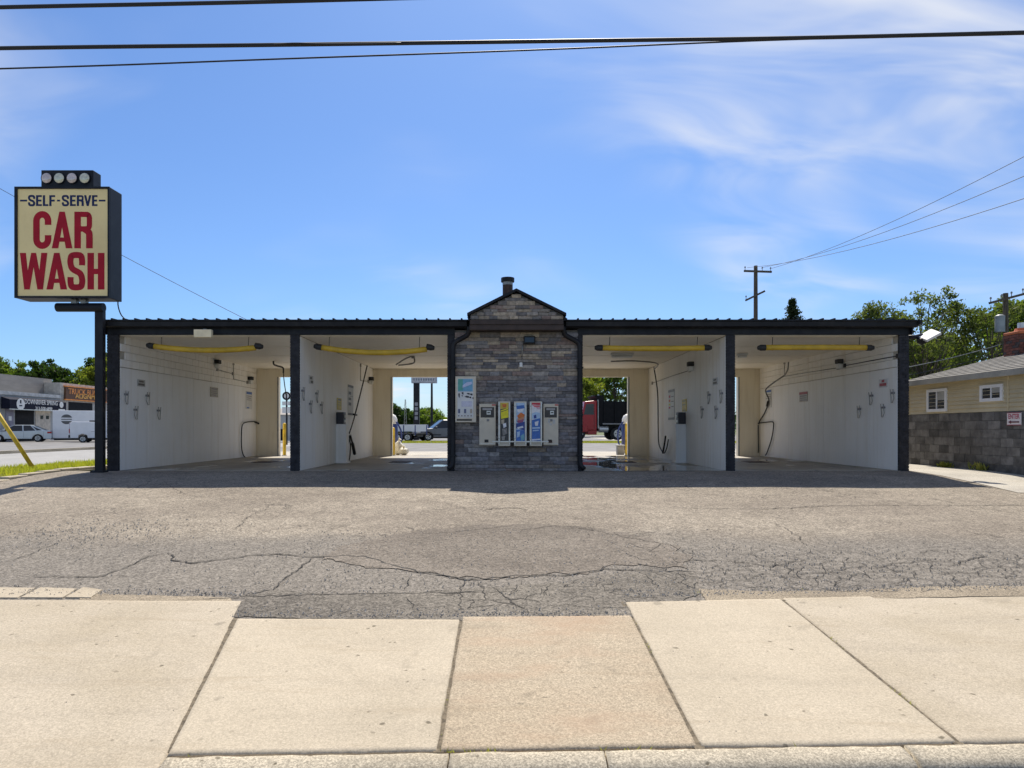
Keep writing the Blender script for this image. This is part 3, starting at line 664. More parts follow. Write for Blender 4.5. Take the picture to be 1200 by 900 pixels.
# small fixtures on the stone wall
t = tag(empty('wall_light', P(621, 400, YF - .02)), 'black flood light box high on the stone wall', 'light')
c = P(620, 399.5, YF); MB().box(c.x - .13, c.x + .14, YF - .16, YF - .0, c.z - .08, c.z + .09).build('housing', m_black, t, bevel=.01); MB().box(c.x - .10, c.x + .11, YF - .166, YF - .161, c.z - .05, c.z + .06).build('lens', m_glass, t)
MB().tube([(c.x - .13, YF - .03, c.z - .05), (c.x - .16, YF - .03, c.z - .2), (c.x - .17, YF - .03, c.z - .42)], .012, 6).build('conduit', m_galv, t, smooth=True)
c = P(610.5, 427.8, YF); t = tag(empty('outlet_box', (c.x, YF - .03, c.z)), 'small white outlet box on the stone wall', 'outlet box')
MB().box(c.x - .035, c.x + .035, YF - .075, YF - .0, c.z - .055, c.z + .055).build('box', m_plastw, t, bevel=.006); MB().box(c.x - .022, c.x + .022, YF - .082, YF - .0755, c.z - .04, c.z + .03).build('cover', m_plastw, t)
c = P(238.5, 391, YF - .3); t = tag(empty('eave_light', c), 'flat cream light box under the gutter of the bay with the orange shop beyond', 'light'); t['label'] = 'flat cream light box hung on the gutter'
MB().box(c.x - .20, c.x + .20, YF - .36, YF - .25, c.z - .09, c.z + .09).build('housing', M('aged_cream_plastic', (.85, .72, .48), .5), t, bevel=.008); MB().box(c.x - .03, c.x + .03, YF - .25, YF - .2, c.z - .02, c.z + .12).build('bracket', m_galv, t)
# flood light on the corner
t = tag(empty('flood_light', (9.45, YF + .1, 3.1)), 'white panel flood light on a black bracket at the building corner', 'light')
c = P(1080, 394, YF + .1); MB().tube([(9.44, YF + .1, 3.15), (c.x - .15, YF + .1, c.z - .02), (c.x + .02, YF + .1, c.z + .02)], .05, 8).build('arm', m_black, t, smooth=True)
mm = Matrix.Translation(P(1081, 397, YF + .05)) @ Matrix.Rotation(R(-25), 4, 'Y') @ Matrix.Rotation(R(25), 4, 'X')
MB().box(-.10, .12, -.09, .09, -.10, .06, mm).build('housing', m_black, t, bevel=.02)
mm = Matrix.Translation(P(1089, 393, YF - .02)) @ Matrix.Rotation(R(-28), 4, 'Y') @ Matrix.Rotation(R(28), 4, 'X')
MB().box(-.19, .19, -.15, .15, -.03, .03, mm).build('panel', m_plastw, t, bevel=.008); MB().box(-.165, .165, -.125, .125, -.042, -.031, mm).build('lens', m_blind, t)
# ------------------------------------------------------------------ clearance bars
def clearance(px0, px1, py, sag, label, tilt=0):
    y = YF + .28; a, c = P(px0, py, y), P(px1, py + tilt, y)
    t = tag(empty('clearance_bar', ((a.x + c.x) / 2, y, a.z)), label, 'clearance bar', 'yellow clearance bars hung across the bays')
    n = 16; pts = [a.lerp(c, i / n) - Vector((0, 0, sag * 4 * (i / n) * (1 - i / n))) for i in range(n + 1)]
    r = .066; MB().tube(pts[1:-1], r, 14).build('tube', m_yellow, t, smooth=True)
    for e, d in ((pts[0], 1), (pts[-1], -1)): MB().tube([e, e + (pts[1] - pts[0]) * d * .4, e + (pts[1] - pts[0]) * d * 1.05], [.045, .073, .073], 12).build('end_cap', m_rubber, t, smooth=False)
    for k in (2, n - 2):
        p = pts[k]; MB().tube([p + Vector((0, 0, .05)), Vector((p.x + .01, y, ZO - .01))], .008, 6).build('rope', m_rubber, t); MB().tube([p + Vector((-.02, 0, 0)), p + Vector((.02, 0, 0))], r + .004, 14).build('clamp', m_yellow, t)
clearance(172, 308, 404.5, .10, 'sagging yellow clearance tube in the bay beside the tall sign', 2)
clearance(368, 509, 405.5, .13, 'bowed yellow clearance tube in bay with vertical brush hose', 2.5)
clearance(697, 834, 407.5, .02, 'straight yellow clearance tube in bay with the wet floor')
clearance(888, 1024, 407.5, -.01, 'straight yellow clearance tube in bay beside the block wall')
# ------------------------------------------------------------------ dispensers on the stone wall
def R2(px0, px1, py0, py1, y): a, c = P(px0, py1, y), P(px1, py0, y); return a.x, c.x, a.z, c.z
def plate(name, r, y, mat, par, d=.003):
    return MB().box(r[0], r[1], y - d, y, r[2], r[3]).build(name, mat, par)
FY = YF - .02
def sub(px0, px1, py0, py1, y): return R2(px0, px1, py0, py1, y)
x0, x1, z0, z1 = R2(534.2, 558.2, 441.6, 495, FY)
t = tag(empty('towel_vendor', ((x0 + x1) / 2, FY, z0)), 'tall vending cabinet with blue poster and button rows by the downspout', 'vending machine')
FD = FY - .16
MB().box(x0, x1, FD, FY - .0, z0, z1).build('cabinet', m_steel, t, bevel=.008)
fr = lambda a, c, d, e: (x0 + (x1 - x0) * a, x0 + (x1 - x0) * c, z1 - (z1 - z0) * e, z1 - (z1 - z0) * d)
po = plate('poster', fr(.10, .87, .05, .90), FD - .0005, m_paperw, t)
plate('print', fr(.13, .84, .06, .33), FD - .004, F(.16, .38, .55), po); plate('print', fr(.13, .36, .06, .31), FD - .0075, F(.10, .36, .30), po)
MB().prism([(x0 + (x1 - x0) * u, z1 - (z1 - z0) * v) for u, v in ((.35, .20), (.55, .13), (.80, .115), (.80, .17), (.55, .22), (.35, .25))], 'y', FD - .013, FD - .011).build('print', F(.52, .58, .78), po)
for u, v, w_, h_ in ((.14, .36, .08, .11), (.30, .34, .10, .06), (.30, .41, .06, .03), (.45, .42, .22, .05), (.55, .36, .15, .04), (.70, .37, .14, .05), (.66, .44, .12, .04), (.82, .45, .06, .05)):
    MB().prism([(x0 + (x1 - x0) * (u + a), z1 - (z1 - z0) * (v + c)) for a, c in ((0, h_ * .3), (w_ * .4, 0), (w_, h_ * .2), (w_ * .9, h_), (w_ * .3, h_ * .8))], 'y', FD - .009, FD - .0075).build('print', F(.05, .05, .06), po)
plate('print', fr(.30, .80, .54, .66), FD - .004, F(.56, .56, .66), po)
for k in range(3): plate('button', fr(.14 + .29 * k, .23 + .29 * k, .71, .80), FD - .0045, F(.10, .12, .22) if k < 2 else F(.45, .38, .3), t, .012)
for k in range(5): plate('button', fr(.14 + .15 * k, .19 + .15 * k, .845, .87), FD - .0045, F(.18, .14, .12), t, .012)
plate('delivery_slot', fr(.07, .80, .93, .965), FD - .0005, m_rubber, t)
def changer(px0, px1, label, stick):
    x0, x1, z0, z1 = R2(px0, px1, 473.4, 521.8, FY); FD = FY - .10
    t = tag(empty('bill_changer', ((x0 + x1) / 2, FY, z0)), label, 'bill changer', 'bill changers on the stone wall')
    f = lambda a, c, d, e: (x0 + (x1 - x0) * a, x0 + (x1 - x0) * c, z1 - (z1 - z0) * e, z1 - (z1 - z0) * d)
    MB().box(x0, x1, FD, FY, z0, z1).build('cabinet', m_steel, t, bevel=.008)
    s = plate('display_plate', f(.09, .90, .08, .33), FD - .0005, M('changer_display', (.045, .035, .03), .3), t); plate('bill_slot', f(.45, .70, .17, .26), FD - .004, m_alu, s, .02); plate('print', f(.20, .78, .105, .15), FD - .004, F(.35, .33, .32), s); plate('slot', f(.50, .66, .20, .225), FD - .0245, m_rubber, s)
    plate('lock', f(.46, .60, .37, .42), FD - .0005, m_grey, t, .015); plate('coin_cup', f(.32, .56, .86, .93), FD - .0005, m_rubber, t)
    plate('red_label', f(.76, .99, .01, .045), FD - .0005, F(.5, .12, .1), t)
    plate('trim', f(.02, .98, .955, .97), FD - .0005, m_alu, t, .008)
    if stick:
        for a in ((.30, .45, .36, .46), (.62, .80, .38, .48), (.40, .56, .47, .52)): plate('sticker', f(*a), FD - .0005, F(.50, .49, .47), t)
changer(561.8, 581.0, 'cream bill changer next to the blue poster cabinet', False)
changer(636.5, 654.0, 'cream bill changer with stickers beside the red topped dispenser', True)
def vendor(px0, px1, label, art):
    x0, x1, z0, z1 = R2(px0, px1, 470.8, 522.6, FY); FD = FY - .20
    t = tag(empty('product_dispenser', ((x0 + x1) / 2, FY, z0)), label, 'dispenser', 'narrow product dispensers on the stone wall')
    f = lambda a, c, d, e: (x0 + (x1 - x0) * a, x0 + (x1 - x0) * c, z1 - (z1 - z0) * e, z1 - (z1 - z0) * d)
    MB().box(x0, x1, FD, FY, z0, z1).build('cabinet', m_steel, t, bevel=.008)
    for a, c in ((.015, .13), (.89, .985)): MB().box(x0 + (x1 - x0) * a, x0 + (x1 - x0) * c, FD - .018, FD - .0005, z0 + .04, z1 - .02).build('side_rail', m_alu, t)
    g = plate('graphic', f(.17, .85, .03, .89), FD - .0005, art[0], t); lay = .004
    for c, pts in art[1:]:
        MB().prism([(x0 + (x1 - x0) * (.17 + .68 * u), z1 - (z1 - z0) * (.03 + .86 * v)) for u, v in pts], 'y', FD - lay - .0012, FD - lay).build('print', c, g); lay += .0016
    MB().box(x0 + .01, x1 - .01, FD - .05, FD - .0005, z0 + .005, z0 + .035).build('delivery_tray', m_steel, t, bevel=.004)
    for v in (.1, .5, .83): plate('screw', f(.04, .10, v, v + .012), FD - .0185, m_rubber, t, .004)
Y_, BK, WH, BL, DB, OR, RD, SK = F(.78, .68, .02), F(.045, .045, .045), F(.72, .72, .74), F(.05, .15, .45), F(.03, .06, .25), F(.62, .16, .03), F(.50, .03, .05), F(.40, .55, .72)
vendor(584.0, 598.0, 'narrow dispenser with yellow and black graphic', [BK, (F(.62, .45, .06), [(0, 0), (1, 0), (1, .13), (0, .17)]), (OR, [(.2, .04), (.75, .03), (.7, .12), (.3, .12)]), (Y_, [(.05, .20), (.95, .13), (1, .38), (.1, .42)]), (BK, [(.1, .23), (.9, .17), (.9, .185), (.1, .245)]),
        (F(.5, .42, .3), [(.1, .44), (.5, .43), (.45, .54), (.15, .55)]), (WH, [(.3, .55), (.7, .52), (.75, .62), (.4, .66)]), (F(.22, .2, .18), [(.2, .68), (.8, .66), (.85, .80), (.3, .86)]), (F(.35, .32, .3), [(.45, .70), (.7, .72), (.6, .80)]), (F(.3, .28, .25), [(.15, .88), (.6, .86), (.5, .97), (.2, .97)])])
vendor(602.3, 616.8, 'narrow dispenser with blue wave and orange swoosh graphic', [SK, (BL, [(0, .08), (.9, .06), (1, .14), (.1, .18)]), (WH, [(.1, .17), (.9, .15), (.8, .24), (.2, .25)]), (OR, [(.1, .34), (.55, .25), (1, .31), (.9, .40), (.3, .42)]), (F(.55, .25, .12), [(.1, .42), (.95, .36), (.9, .46), (.2, .47)]), (F(.30, .08, .15), [(.05, .47), (.9, .42), (.8, .52), (.2, .52)]), (DB, [(0, .54), (1, .49), (1, .72), (0, .66)]), (WH, [(.1, .64), (.8, .60), (.85, .65), (.2, .68)]), (BL, [(0, .70), (1, .72), (1, 1), (0, 1)]), (SK, [(.1, .76), (.45, .74), (.4, .88), (.1, .9)]), (F(.16, .36, .42), [(.5, .86), (.9, .80), (1, .95), (.6, 1)])])
vendor(620.4, 634.8, 'narrow dispenser with red top and blue bottle graphic', [WH, (RD, [(0, 0), (1, 0), (1, .06), (0, .05)]), (F(.62, .16, .18), [(.05, .06), (1, .07), (.9, .14), (.3, .11)]), (F(.60, .40, .45), [(.5, .13), (1, .11), (1, .17), (.7, .17)]), (SK, [(.0, .28), (.5, .24), (1, .27), (1, .42), (0, .42)]), (DB, [(.2, .33), (.5, .31), (.55, .40), (.25, .41)]), (BL, [(0, .45), (1, .40), (1, 1), (0, 1)]), (WH, [(.35, .50), (.8, .47), (.7, .60), (.4, .60)]), (SK, [(.05, .64), (.95, .63), (.95, .67), (.05, .68)]), (SK, [(.1, .71), (.8, .70), (.8, .73), (.1, .74)]), (WH, [(0, .95), (1, .93), (1, .965), (0, .985)])])
a, c = P(577, 517.5, FY - .25), P(646, 517.5, FY - .25)
t = tag(empty('security_bar', ((a.x + c.x) / 2, FY - .25, a.z)), 'long steel security bar across the front of dispensers', 'security bar')
MB().box(a.x, c.x, FY - .262, FY - .235, a.z - .014, a.z + .014).build('bar', m_alu, t)
for x in (P(600.2, 0, FY).x, P(618.7, 0, FY).x): MB().box(x - .015, x + .015, FY - .234, FY, a.z - .02, a.z + .02).build('bracket', m_galv, t)
MB().box(c.x - .06, c.x + .02, FY - .29, FY - .264, a.z - .03, a.z + .03).build('padlock', m_rust, t)
# ------------------------------------------------------------------ fittings on the bay walls
def wallpt(px, py, xw): return PX(px, py, xw)
def clip(px, py, xw, label, grp):
    s = 1 if xw < 0 else -1; p = wallpt(px, py, xw)
    t = tag(empty('mat_clip', p), label, 'mat clip', grp)
    x = p.x + s * .002; w = .06; h = .16
    MB().tube([(x + s * .05, p.y - w, p.z + h), (x + s * .03, p.y - w, p.z - h * .4), (x + s * .045, p.y - w * .5, p.z - h), (x + s * .045, p.y + w * .5, p.z - h), (x + s * .03, p.y + w, p.z - h * .4), (x + s * .05, p.y + w, p.z + h)], .009, 6).build('wire', m_galv, t, smooth=True)
    MB().box(min(x, x + s * .03), max(x, x + s * .03), p.y - w, p.y + w, p.z + h * .3, p.z + h * .6).build('jaw', m_grey, t)
for bay, xw, lst in (('bay beside the tall sign', -9.10, ((146.8, 465.7), (171.8, 467), (157.8, 483.6), (184.8, 484.3))), ('bay with the vertical brush hose', -4.86, ((353.8, 461.5), (370, 464.5), (362.7, 476.7), (375.5, 477.8))),
                     ('bay with the wet floor', 5.14, ((832, 466), (846.5, 464.5), (824, 483), (840.5, 483))), ('bay beside the block wall', 9.19, ((1022, 467), (1047.3, 464), (1008, 482.5), (1036, 481)))):
    for i, (px, py) in enumerate(lst):
        row = ('upper' if i < 2 else 'lower'); nr = ('nearer the front pier' if (i % 2 == 0) == (xw < 0) else 'farther from the front pier')
        clip(px, py, xw, '%s wire mat clip %s in %s' % (row, nr, bay), 'mat clips on the bay walls')
def wsign(px, py, wpx, hm, xw, label, cat, bgm, rows, name='wall_sign', th=.012):
    s = 1 if xw < 0 else -1; a, c = wallpt(px - wpx / 2, py, xw), wallpt(px + wpx / 2, py, xw); y0, y1 = min(a.y, c.y), max(a.y, c.y); z = wallpt(px, py, xw).z
    t = tag(empty(name, (xw, (y0 + y1) / 2, z)), label, cat); x = xw + s * .002
    MB().box(min(x, x + s * th), max(x, x + s * th), y0, y1, z - hm / 2, z + hm / 2).build('plate', bgm, t)
    for (u0, u1, v0, v1, m) in rows:
        xx = x + s * (th + .001); ya, yb = y0 + (y1 - y0) * u0, y0 + (y1 - y0) * u1
        MB().box(min(xx, xx + s * .002), max(xx, xx + s * .002), ya, yb, z + hm / 2 - hm * v1, z + hm / 2 - hm * v0).build('print', m, t)
    return t
G3 = F(.12, .11, .10); TX = F(.25, .22, .2)
wsign(165, 449, 9, .17, -9.10, 'small grey notice plate above the clips in bay beside the tall sign', 'notice', F(.45, .44, .42), [(.2, .8, .15, .4, G3), (.1, .9, .55, .85, G3)])
wsign(250.6, 459.6, 9, .30, -9.10, 'square tan notice halfway down bay beside the tall sign', 'notice', F(.42, .36, .26), [(.1, .9, .1, .25, TX), (.1, .8, .35, .45, TX), (.1, .9, .55, .65, TX), (.1, .7, .75, .85, TX)])
wsign(291.5, 469, 7, .62, -9.10, 'tall white instruction poster with blue heading near the rear jamb', 'poster', m_paperw, [(.05, .95, .03, .16, BL), (.1, .9, .25, .29, TX), (.1, .8, .36, .40, TX), (.1, .9, .47, .50, TX), (.1, .5, .9, .97, BL)])
wsign(364, 445, 5, .20, -4.86, 'small round faced notice above the clips in bay with brush hose', 'notice', F(.55, .54, .52), [(.2, .7, .15, .45, G3), (.4, .95, .6, .9, G3)])
wsign(397.2, 473.5, 5.2, .34, -4.86, 'yellow instruction plate above the coin box in bay with brush hose', 'notice', F(.60, .45, .05), [(.15, .85, .1, .2, G3), (.15, .85, .35, .42, F(.35, .28, .05)), (.15, .85, .55, .62, F(.35, .28, .05))])
wsign(410.5, 469, 6.2, .93, -4.86, 'tall selector poster with dark symbols in bay with brush hose', 'poster', F(.55, .52, .47), [(.0, 1, .0, .08, G3), (.1, .55, .22, .32, G3), (.1, .55, .42, .50, G3), (.1, .55, .58, .68, G3), (.3, .9, .36, .38, TX), (0, 1, .93, 1, G3)])
wsign(787.2, 474.3, 7, .94, 5.14, 'tall selector poster with coloured dots in bay with wet floor', 'poster', m_paperw, [(0, 1, 0, .08, TX), (.65, .9, .18, .26, RD), (.65, .9, .32, .40, OR), (.65, .9, .46, .52, Y_), (.65, .9, .56, .62, RD), (.1, .5, .22, .25, TX), (.1, .5, .38, .41, TX), (.1, .5, .55, .58, TX), (0, 1, .92, 1, G3)])
wsign(802.3, 475, 5.2, .36, 5.14, 'yellow instruction plate above the coin box in bay with wet floor', 'notice', F(.68, .50, .05), [(.15, .85, .1, .2, F(.35, .28, .05)), (.15, .85, .4, .5, F(.35, .28, .05)), (.15, .85, .85, .95, F(.35, .28, .05))])
wsign(838.5, 447, 5.5, .17, 5.14, 'small grey notice plate above the clips in bay with wet floor', 'notice', F(.5, .5, .49), [(.2, .8, .15, .4, G3), (.1, .9, .55, .85, G3)])
wsign(942, 465, 9.5, .30, 9.19, 'square tan notice with red heading in bay beside block wall', 'notice', F(.50, .44, .36), [(.0, 1, .0, .25, F(.38, .07, .05)), (.1, .9, .35, .48, TX), (.1, .9, .58, .68, TX), (.1, .9, .78, .90, TX)])
wsign(1035.5, 449, 10, .20, 9.19, 'small white notice with red lettering above clips in bay beside block wall', 'notice', F(.62, .6, .6), [(.35, .65, .1, .4, F(.4, .08, .1)), (.1, .9, .5, .85, F(.4, .08, .1))])
wsign(901, 467, 7, .62, 9.19, 'tall white instruction poster behind the hose in bay beside block wall', 'poster', m_paperw, [(.05, .95, .03, .14, BL), (.1, .9, .25, .29, TX), (.1, .8, .36, .40, TX), (.1, .9, .47, .50, TX)])
def coinbox(px0, px1, pytop, xw, label):
    s = 1 if xw < 0 else -1; a, c = wallpt((px0 + px1) / 2, pytop, xw), None
    y = a.y; t = tag(empty('coin_meter', (xw + s * .15, y, 0)), label, 'coin meter', 'coin meters on pedestals')
    bx = lambda d0, d1: (min(xw + s * d0, xw + s * d1), max(xw + s * d0, xw + s * d1))
    MB().box(*bx(.003, .30), y - .17, y + .17, .011, a.z).build('pedestal', m_white2, t, bevel=.015)
    MB().box(*bx(.003, .22), y - .13, y + .13, a.z + .002, a.z + .34).build('meter_box', M('meter_dark', (.03, .03, .04), .4), t, bevel=.01)
    MB().cyl((xw + s * .22, y, a.z + .22), (xw + s * .25, y, a.z + .22), .05, 12).build('dial', m_alu, t); MB().box(*bx(.2205, .235), y - .05, y + .05, a.z + .05, a.z + .12).build('coin_slot', m_alu, t)
    MB().box(*bx(.003, .34), y - .19, y + .19, .0105, .06).build('base', m_white2, t, bevel=.01)
coinbox(388, 402, 497, -4.86, 'dark coin meter on white pedestal in bay with brush hose')
coinbox(797, 808, 497, 5.14, 'dark coin meter on white pedestal in bay with wet floor')
def lamp(px, py, xw, label):
    s = 1 if xw < 0 else -1; p = wallpt(px, py, xw); t = tag(empty('bay_lamp', p), label, 'light', 'lamps on the bay walls')
    bx = lambda d0, d1: (min(xw + s * d0, xw + s * d1), max(xw + s * d0, xw + s * d1))
    MB().box(*bx(.003, .16), p.y - .10, p.y + .10, p.z + .02, p.z + .14).build('housing', m_grey if False else m_rubber, t, bevel=.01); MB().box(*bx(.02, .14), p.y - .08, p.y + .08, p.z - .12, p.z + .019).build('lens', m_plastw, t, bevel=.02)
lamp(252, 427, -9.10, 'wall lamp mid way in the bay beside the tall sign'); lamp(291, 446, -9.10, 'wall lamp near the rear of bay beside the tall sign')
lamp(432.5, 446.5, -4.86, 'wall lamp near the rear of bay with brush hose'); lamp(812.5, 430, 5.14, 'wall lamp in the bay with wet floor'); lamp(987, 427, 9.19, 'wall lamp in the bay beside the block wall')
def conduit(pts, xw, label, r=.012, mat=None, name='conduit', cat='conduit'):
    s = 1 if xw < 0 else -1; q = [wallpt(*p, xw) + Vector((s * .02, 0, 0)) for p in pts]
    t = tag(empty(name, q[0]), label, cat); MB().tube(q, r, 6).build('pipe', mat or m_galv, t, smooth=True); 
    for p in (q[0], q[-1]): MB().box(min(p.x - s * .018, p.x + s * .02), max(p.x - s * .018, p.x + s * .02), p.y - .05, p.y + .05, p.z - .05, p.z + .05).build('junction_box', mat or m_galv, t)
conduit([(272.8, 426), (272.8, 444), (289, 448)], -9.10, 'bent conduit to the rear lamp in bay beside the tall sign')
conduit([(254, 433), (272, 438)], -9.10, 'short conduit stub between lamps in bay beside the tall sign')
conduit([(422, 428), (422, 446), (431, 447)], -4.86, 'bent conduit to the lamp in bay with brush hose')
conduit([(765, 449), (790, 440), (809, 434)], 5.14, 'sloping conduit to the lamp in bay with wet floor')
conduit([(920, 425), (920, 441), (950, 436), (983, 431)], 9.19, 'conduit run to the lamp in bay beside block wall')
conduit([(991, 428.5), (1020, 423), (1053, 417)], 9.19, 'dark cable from lamp to the front pier beside block wall', .012, m_hose, 'cable', 'cable')
# hoses, booms and wands
def hosething(name, label, cat, parts):
    t = tag(empty(name, parts[0][1][0]), label, cat)
    for pn, pts, r, m in parts: MB().tube(smoothpts(pts, 6) if len(pts) > 2 else pts, r, 8).build(pn, m, t, smooth=True)
    return t
w = lambda px, py, xw, d=.06: wallpt(px, py, xw) + Vector((d if xw < 0 else -d, 0, 0))
hosething('wash_wand', 'looped black hose and wand in bay beside the tall sign', 'wash hose', [('wand', [w(297, 494.5, -9.1), w(305, 498.5, -9.1, .1)], .035, m_rubber), ('hose', [w(297, 494, -9.1), w(288, 494.5, -9.1), w(282.5, 497, -9.1), w(281, 505, -9.1), w(281, 524, -9.1), w(283, 533, -9.1), w(285, 535.5, -9.1)], .02, m_hose),
    ('hose', [w(303.5, 452, -9.1), w(304, 475, -9.1), w(304.5, 496, -9.1), w(306, 517, -9.1), w(308.5, 533.5, -9.1)], .02, m_hose)])
hosething('wash_wand', 'looped black hose and wand below poster in bay beside block wall', 'wash hose', [('wand', [w(883, 497.5, 9.19), w(890, 497, 9.19)], .045, m_rubber), ('hose', [w(890, 496, 9.19), w(899, 495, 9.19), w(907.5, 494.5, 9.19), w(908.5, 500, 9.19), w(906, 515, 9.19), w(901, 530, 9.19), w(899, 533.5, 9.19)], .02, m_hose), ('hose', [w(890.5, 498, 9.19), w(890.6, 515, 9.19), w(890.5, 530, 9.19), w(887, 532.5, 9.19)], .02, m_hose),
    ('boom_hose', [w(938, 440, 9.19, .5), w(920, 449, 9.19, .4), w(908, 456, 9.19, .3), w(903, 461, 9.19, .15), w(903, 470, 9.19), w(898, 484, 9.19), w(893, 492, 9.19), w(891, 497, 9.19)], .022, m_hose), ('grip', [w(902.5, 470, 9.19, .07), w(901, 476, 9.19, .07)], .035, m_rubber), ('boom', [w(943, 424, 9.19, .5), w(942, 433, 9.19, .5), w(938, 440, 9.19, .5)], .022, m_galv)])
hosething('brush_hose', 'long slanting foam brush hose with hanging brush', 'brush hose', [('hose', [w(417.5, 428.5, -4.86, .35), w(416, 450, -4.86, .25), w(411, 488, -4.86, .12), w(407, 508, -4.86)], .020, m_hose), ('hose', [w(406.5, 511, -4.86, .1), w(405, 525, -4.86), w(405, 537, -4.86), w(407, 539, -4.86), w(408.5, 525, -4.86), w(407, 511, -4.86)], .018, m_hose), ('brush', [w(406, 511, -4.86, .12), w(408.5, 520, -4.86, .12), w(411, 532, -4.86, .12)], [.03] * 6 + [.05] * 7, m_rubber), ('grip', [w(409.2, 485.5, -4.86, .13), w(413, 486.3, -4.86, .13)], .03, m_rubber), ('holder', [w(405.5, 510, -4.86, .0), w(405.5, 510, -4.86, .16)], .02, m_galv)])
hosething('pressure_hose', 'swing boom with long hanging hose and wand in bay with wet floor', 'wash hose', [('boom', [P(716, 423.5, 20.5), P(745, 423, 20.8), P(770, 426, 21.2), w(775, 433, 5.14, .25)], .022, m_galv), ('hose', [w(775, 430, 5.14, .25), w(774.8, 460, 5.14, .12), w(774.8, 500, 5.14, .1), w(775.5, 519, 5.14, .1), w(779, 528, 5.14, .1), w(782, 531, 5.14, .1), w(785, 525, 5.14, .1), w(787, 515, 5.14, .1)], .02, m_hose), ('wand', [w(781.5, 531, 5.14, .13), w(783.5, 520, 5.14, .13), w(784.8, 511, 5.14, .13)], .03, m_rubber)])
hosething('ceiling_boom', 'dark swivel boom with hanging hose by the rear opening beside tall sign bay', 'hose boom', [('boom', [P(321, 418, 22), P(320.5, 426, 22), P(324, 428.5, 22.2), P(331.5, 431, 22.4), P(332, 437, 22.4)], .028, m_hose), ('hose', [P(332, 435, 22.4), P(333, 447, 22.4), P(335.5, 464, 22.4)], .016, m_hose), ('pivot', [Vector((P(321, 418, 22).x, 22, ZO - .013)), P(321, 423, 22)], .045, m_galv)])
hosething('ceiling_boom', 'pale folded swivel boom under the ceiling of bay with brush hose', 'hose boom', [('boom', [P(464, 427.5, 20.5), P(474, 421, 20.5), P(483.5, 417, 20.5)], .022, m_galv), ('boom', [P(467, 428, 20.4), P(484.5, 425.5, 20.4), P(485, 418, 20.5)], .022, m_galv), ('pivot', [Vector((P(484, 418, 20.5).x, 20.5, ZO - .013)), P(484, 420, 20.5)], .05, m_galv)])
def striplight(px0, px1, py, y, label):
    a, c = P(px0, py, y), P(px1, py, y); t = tag(empty('strip_light', ((a.x + c.x) / 2, y, ZO)), label, 'light', 'strip lights under the ceilings')
    MB().box(a.x, c.x, y - .08, y + .08, ZO - .06, ZO - .013).build('housing', m_plastw, t, bevel=.01); MB().box(a.x + .02, c.x - .02, y - .06, y + .06, ZO - .13, ZO - .061).build('diffuser', m_paperw, t, bevel=.03)
striplight(715.5, 742, 420, 19.8, 'white strip light under ceiling in bay with wet floor'); striplight(864, 876, 421, 19.8, 'white strip light under ceiling in bay beside block wall'); striplight(413, 428, 418, 19.0, 'white strip light under ceiling in bay with brush hose')
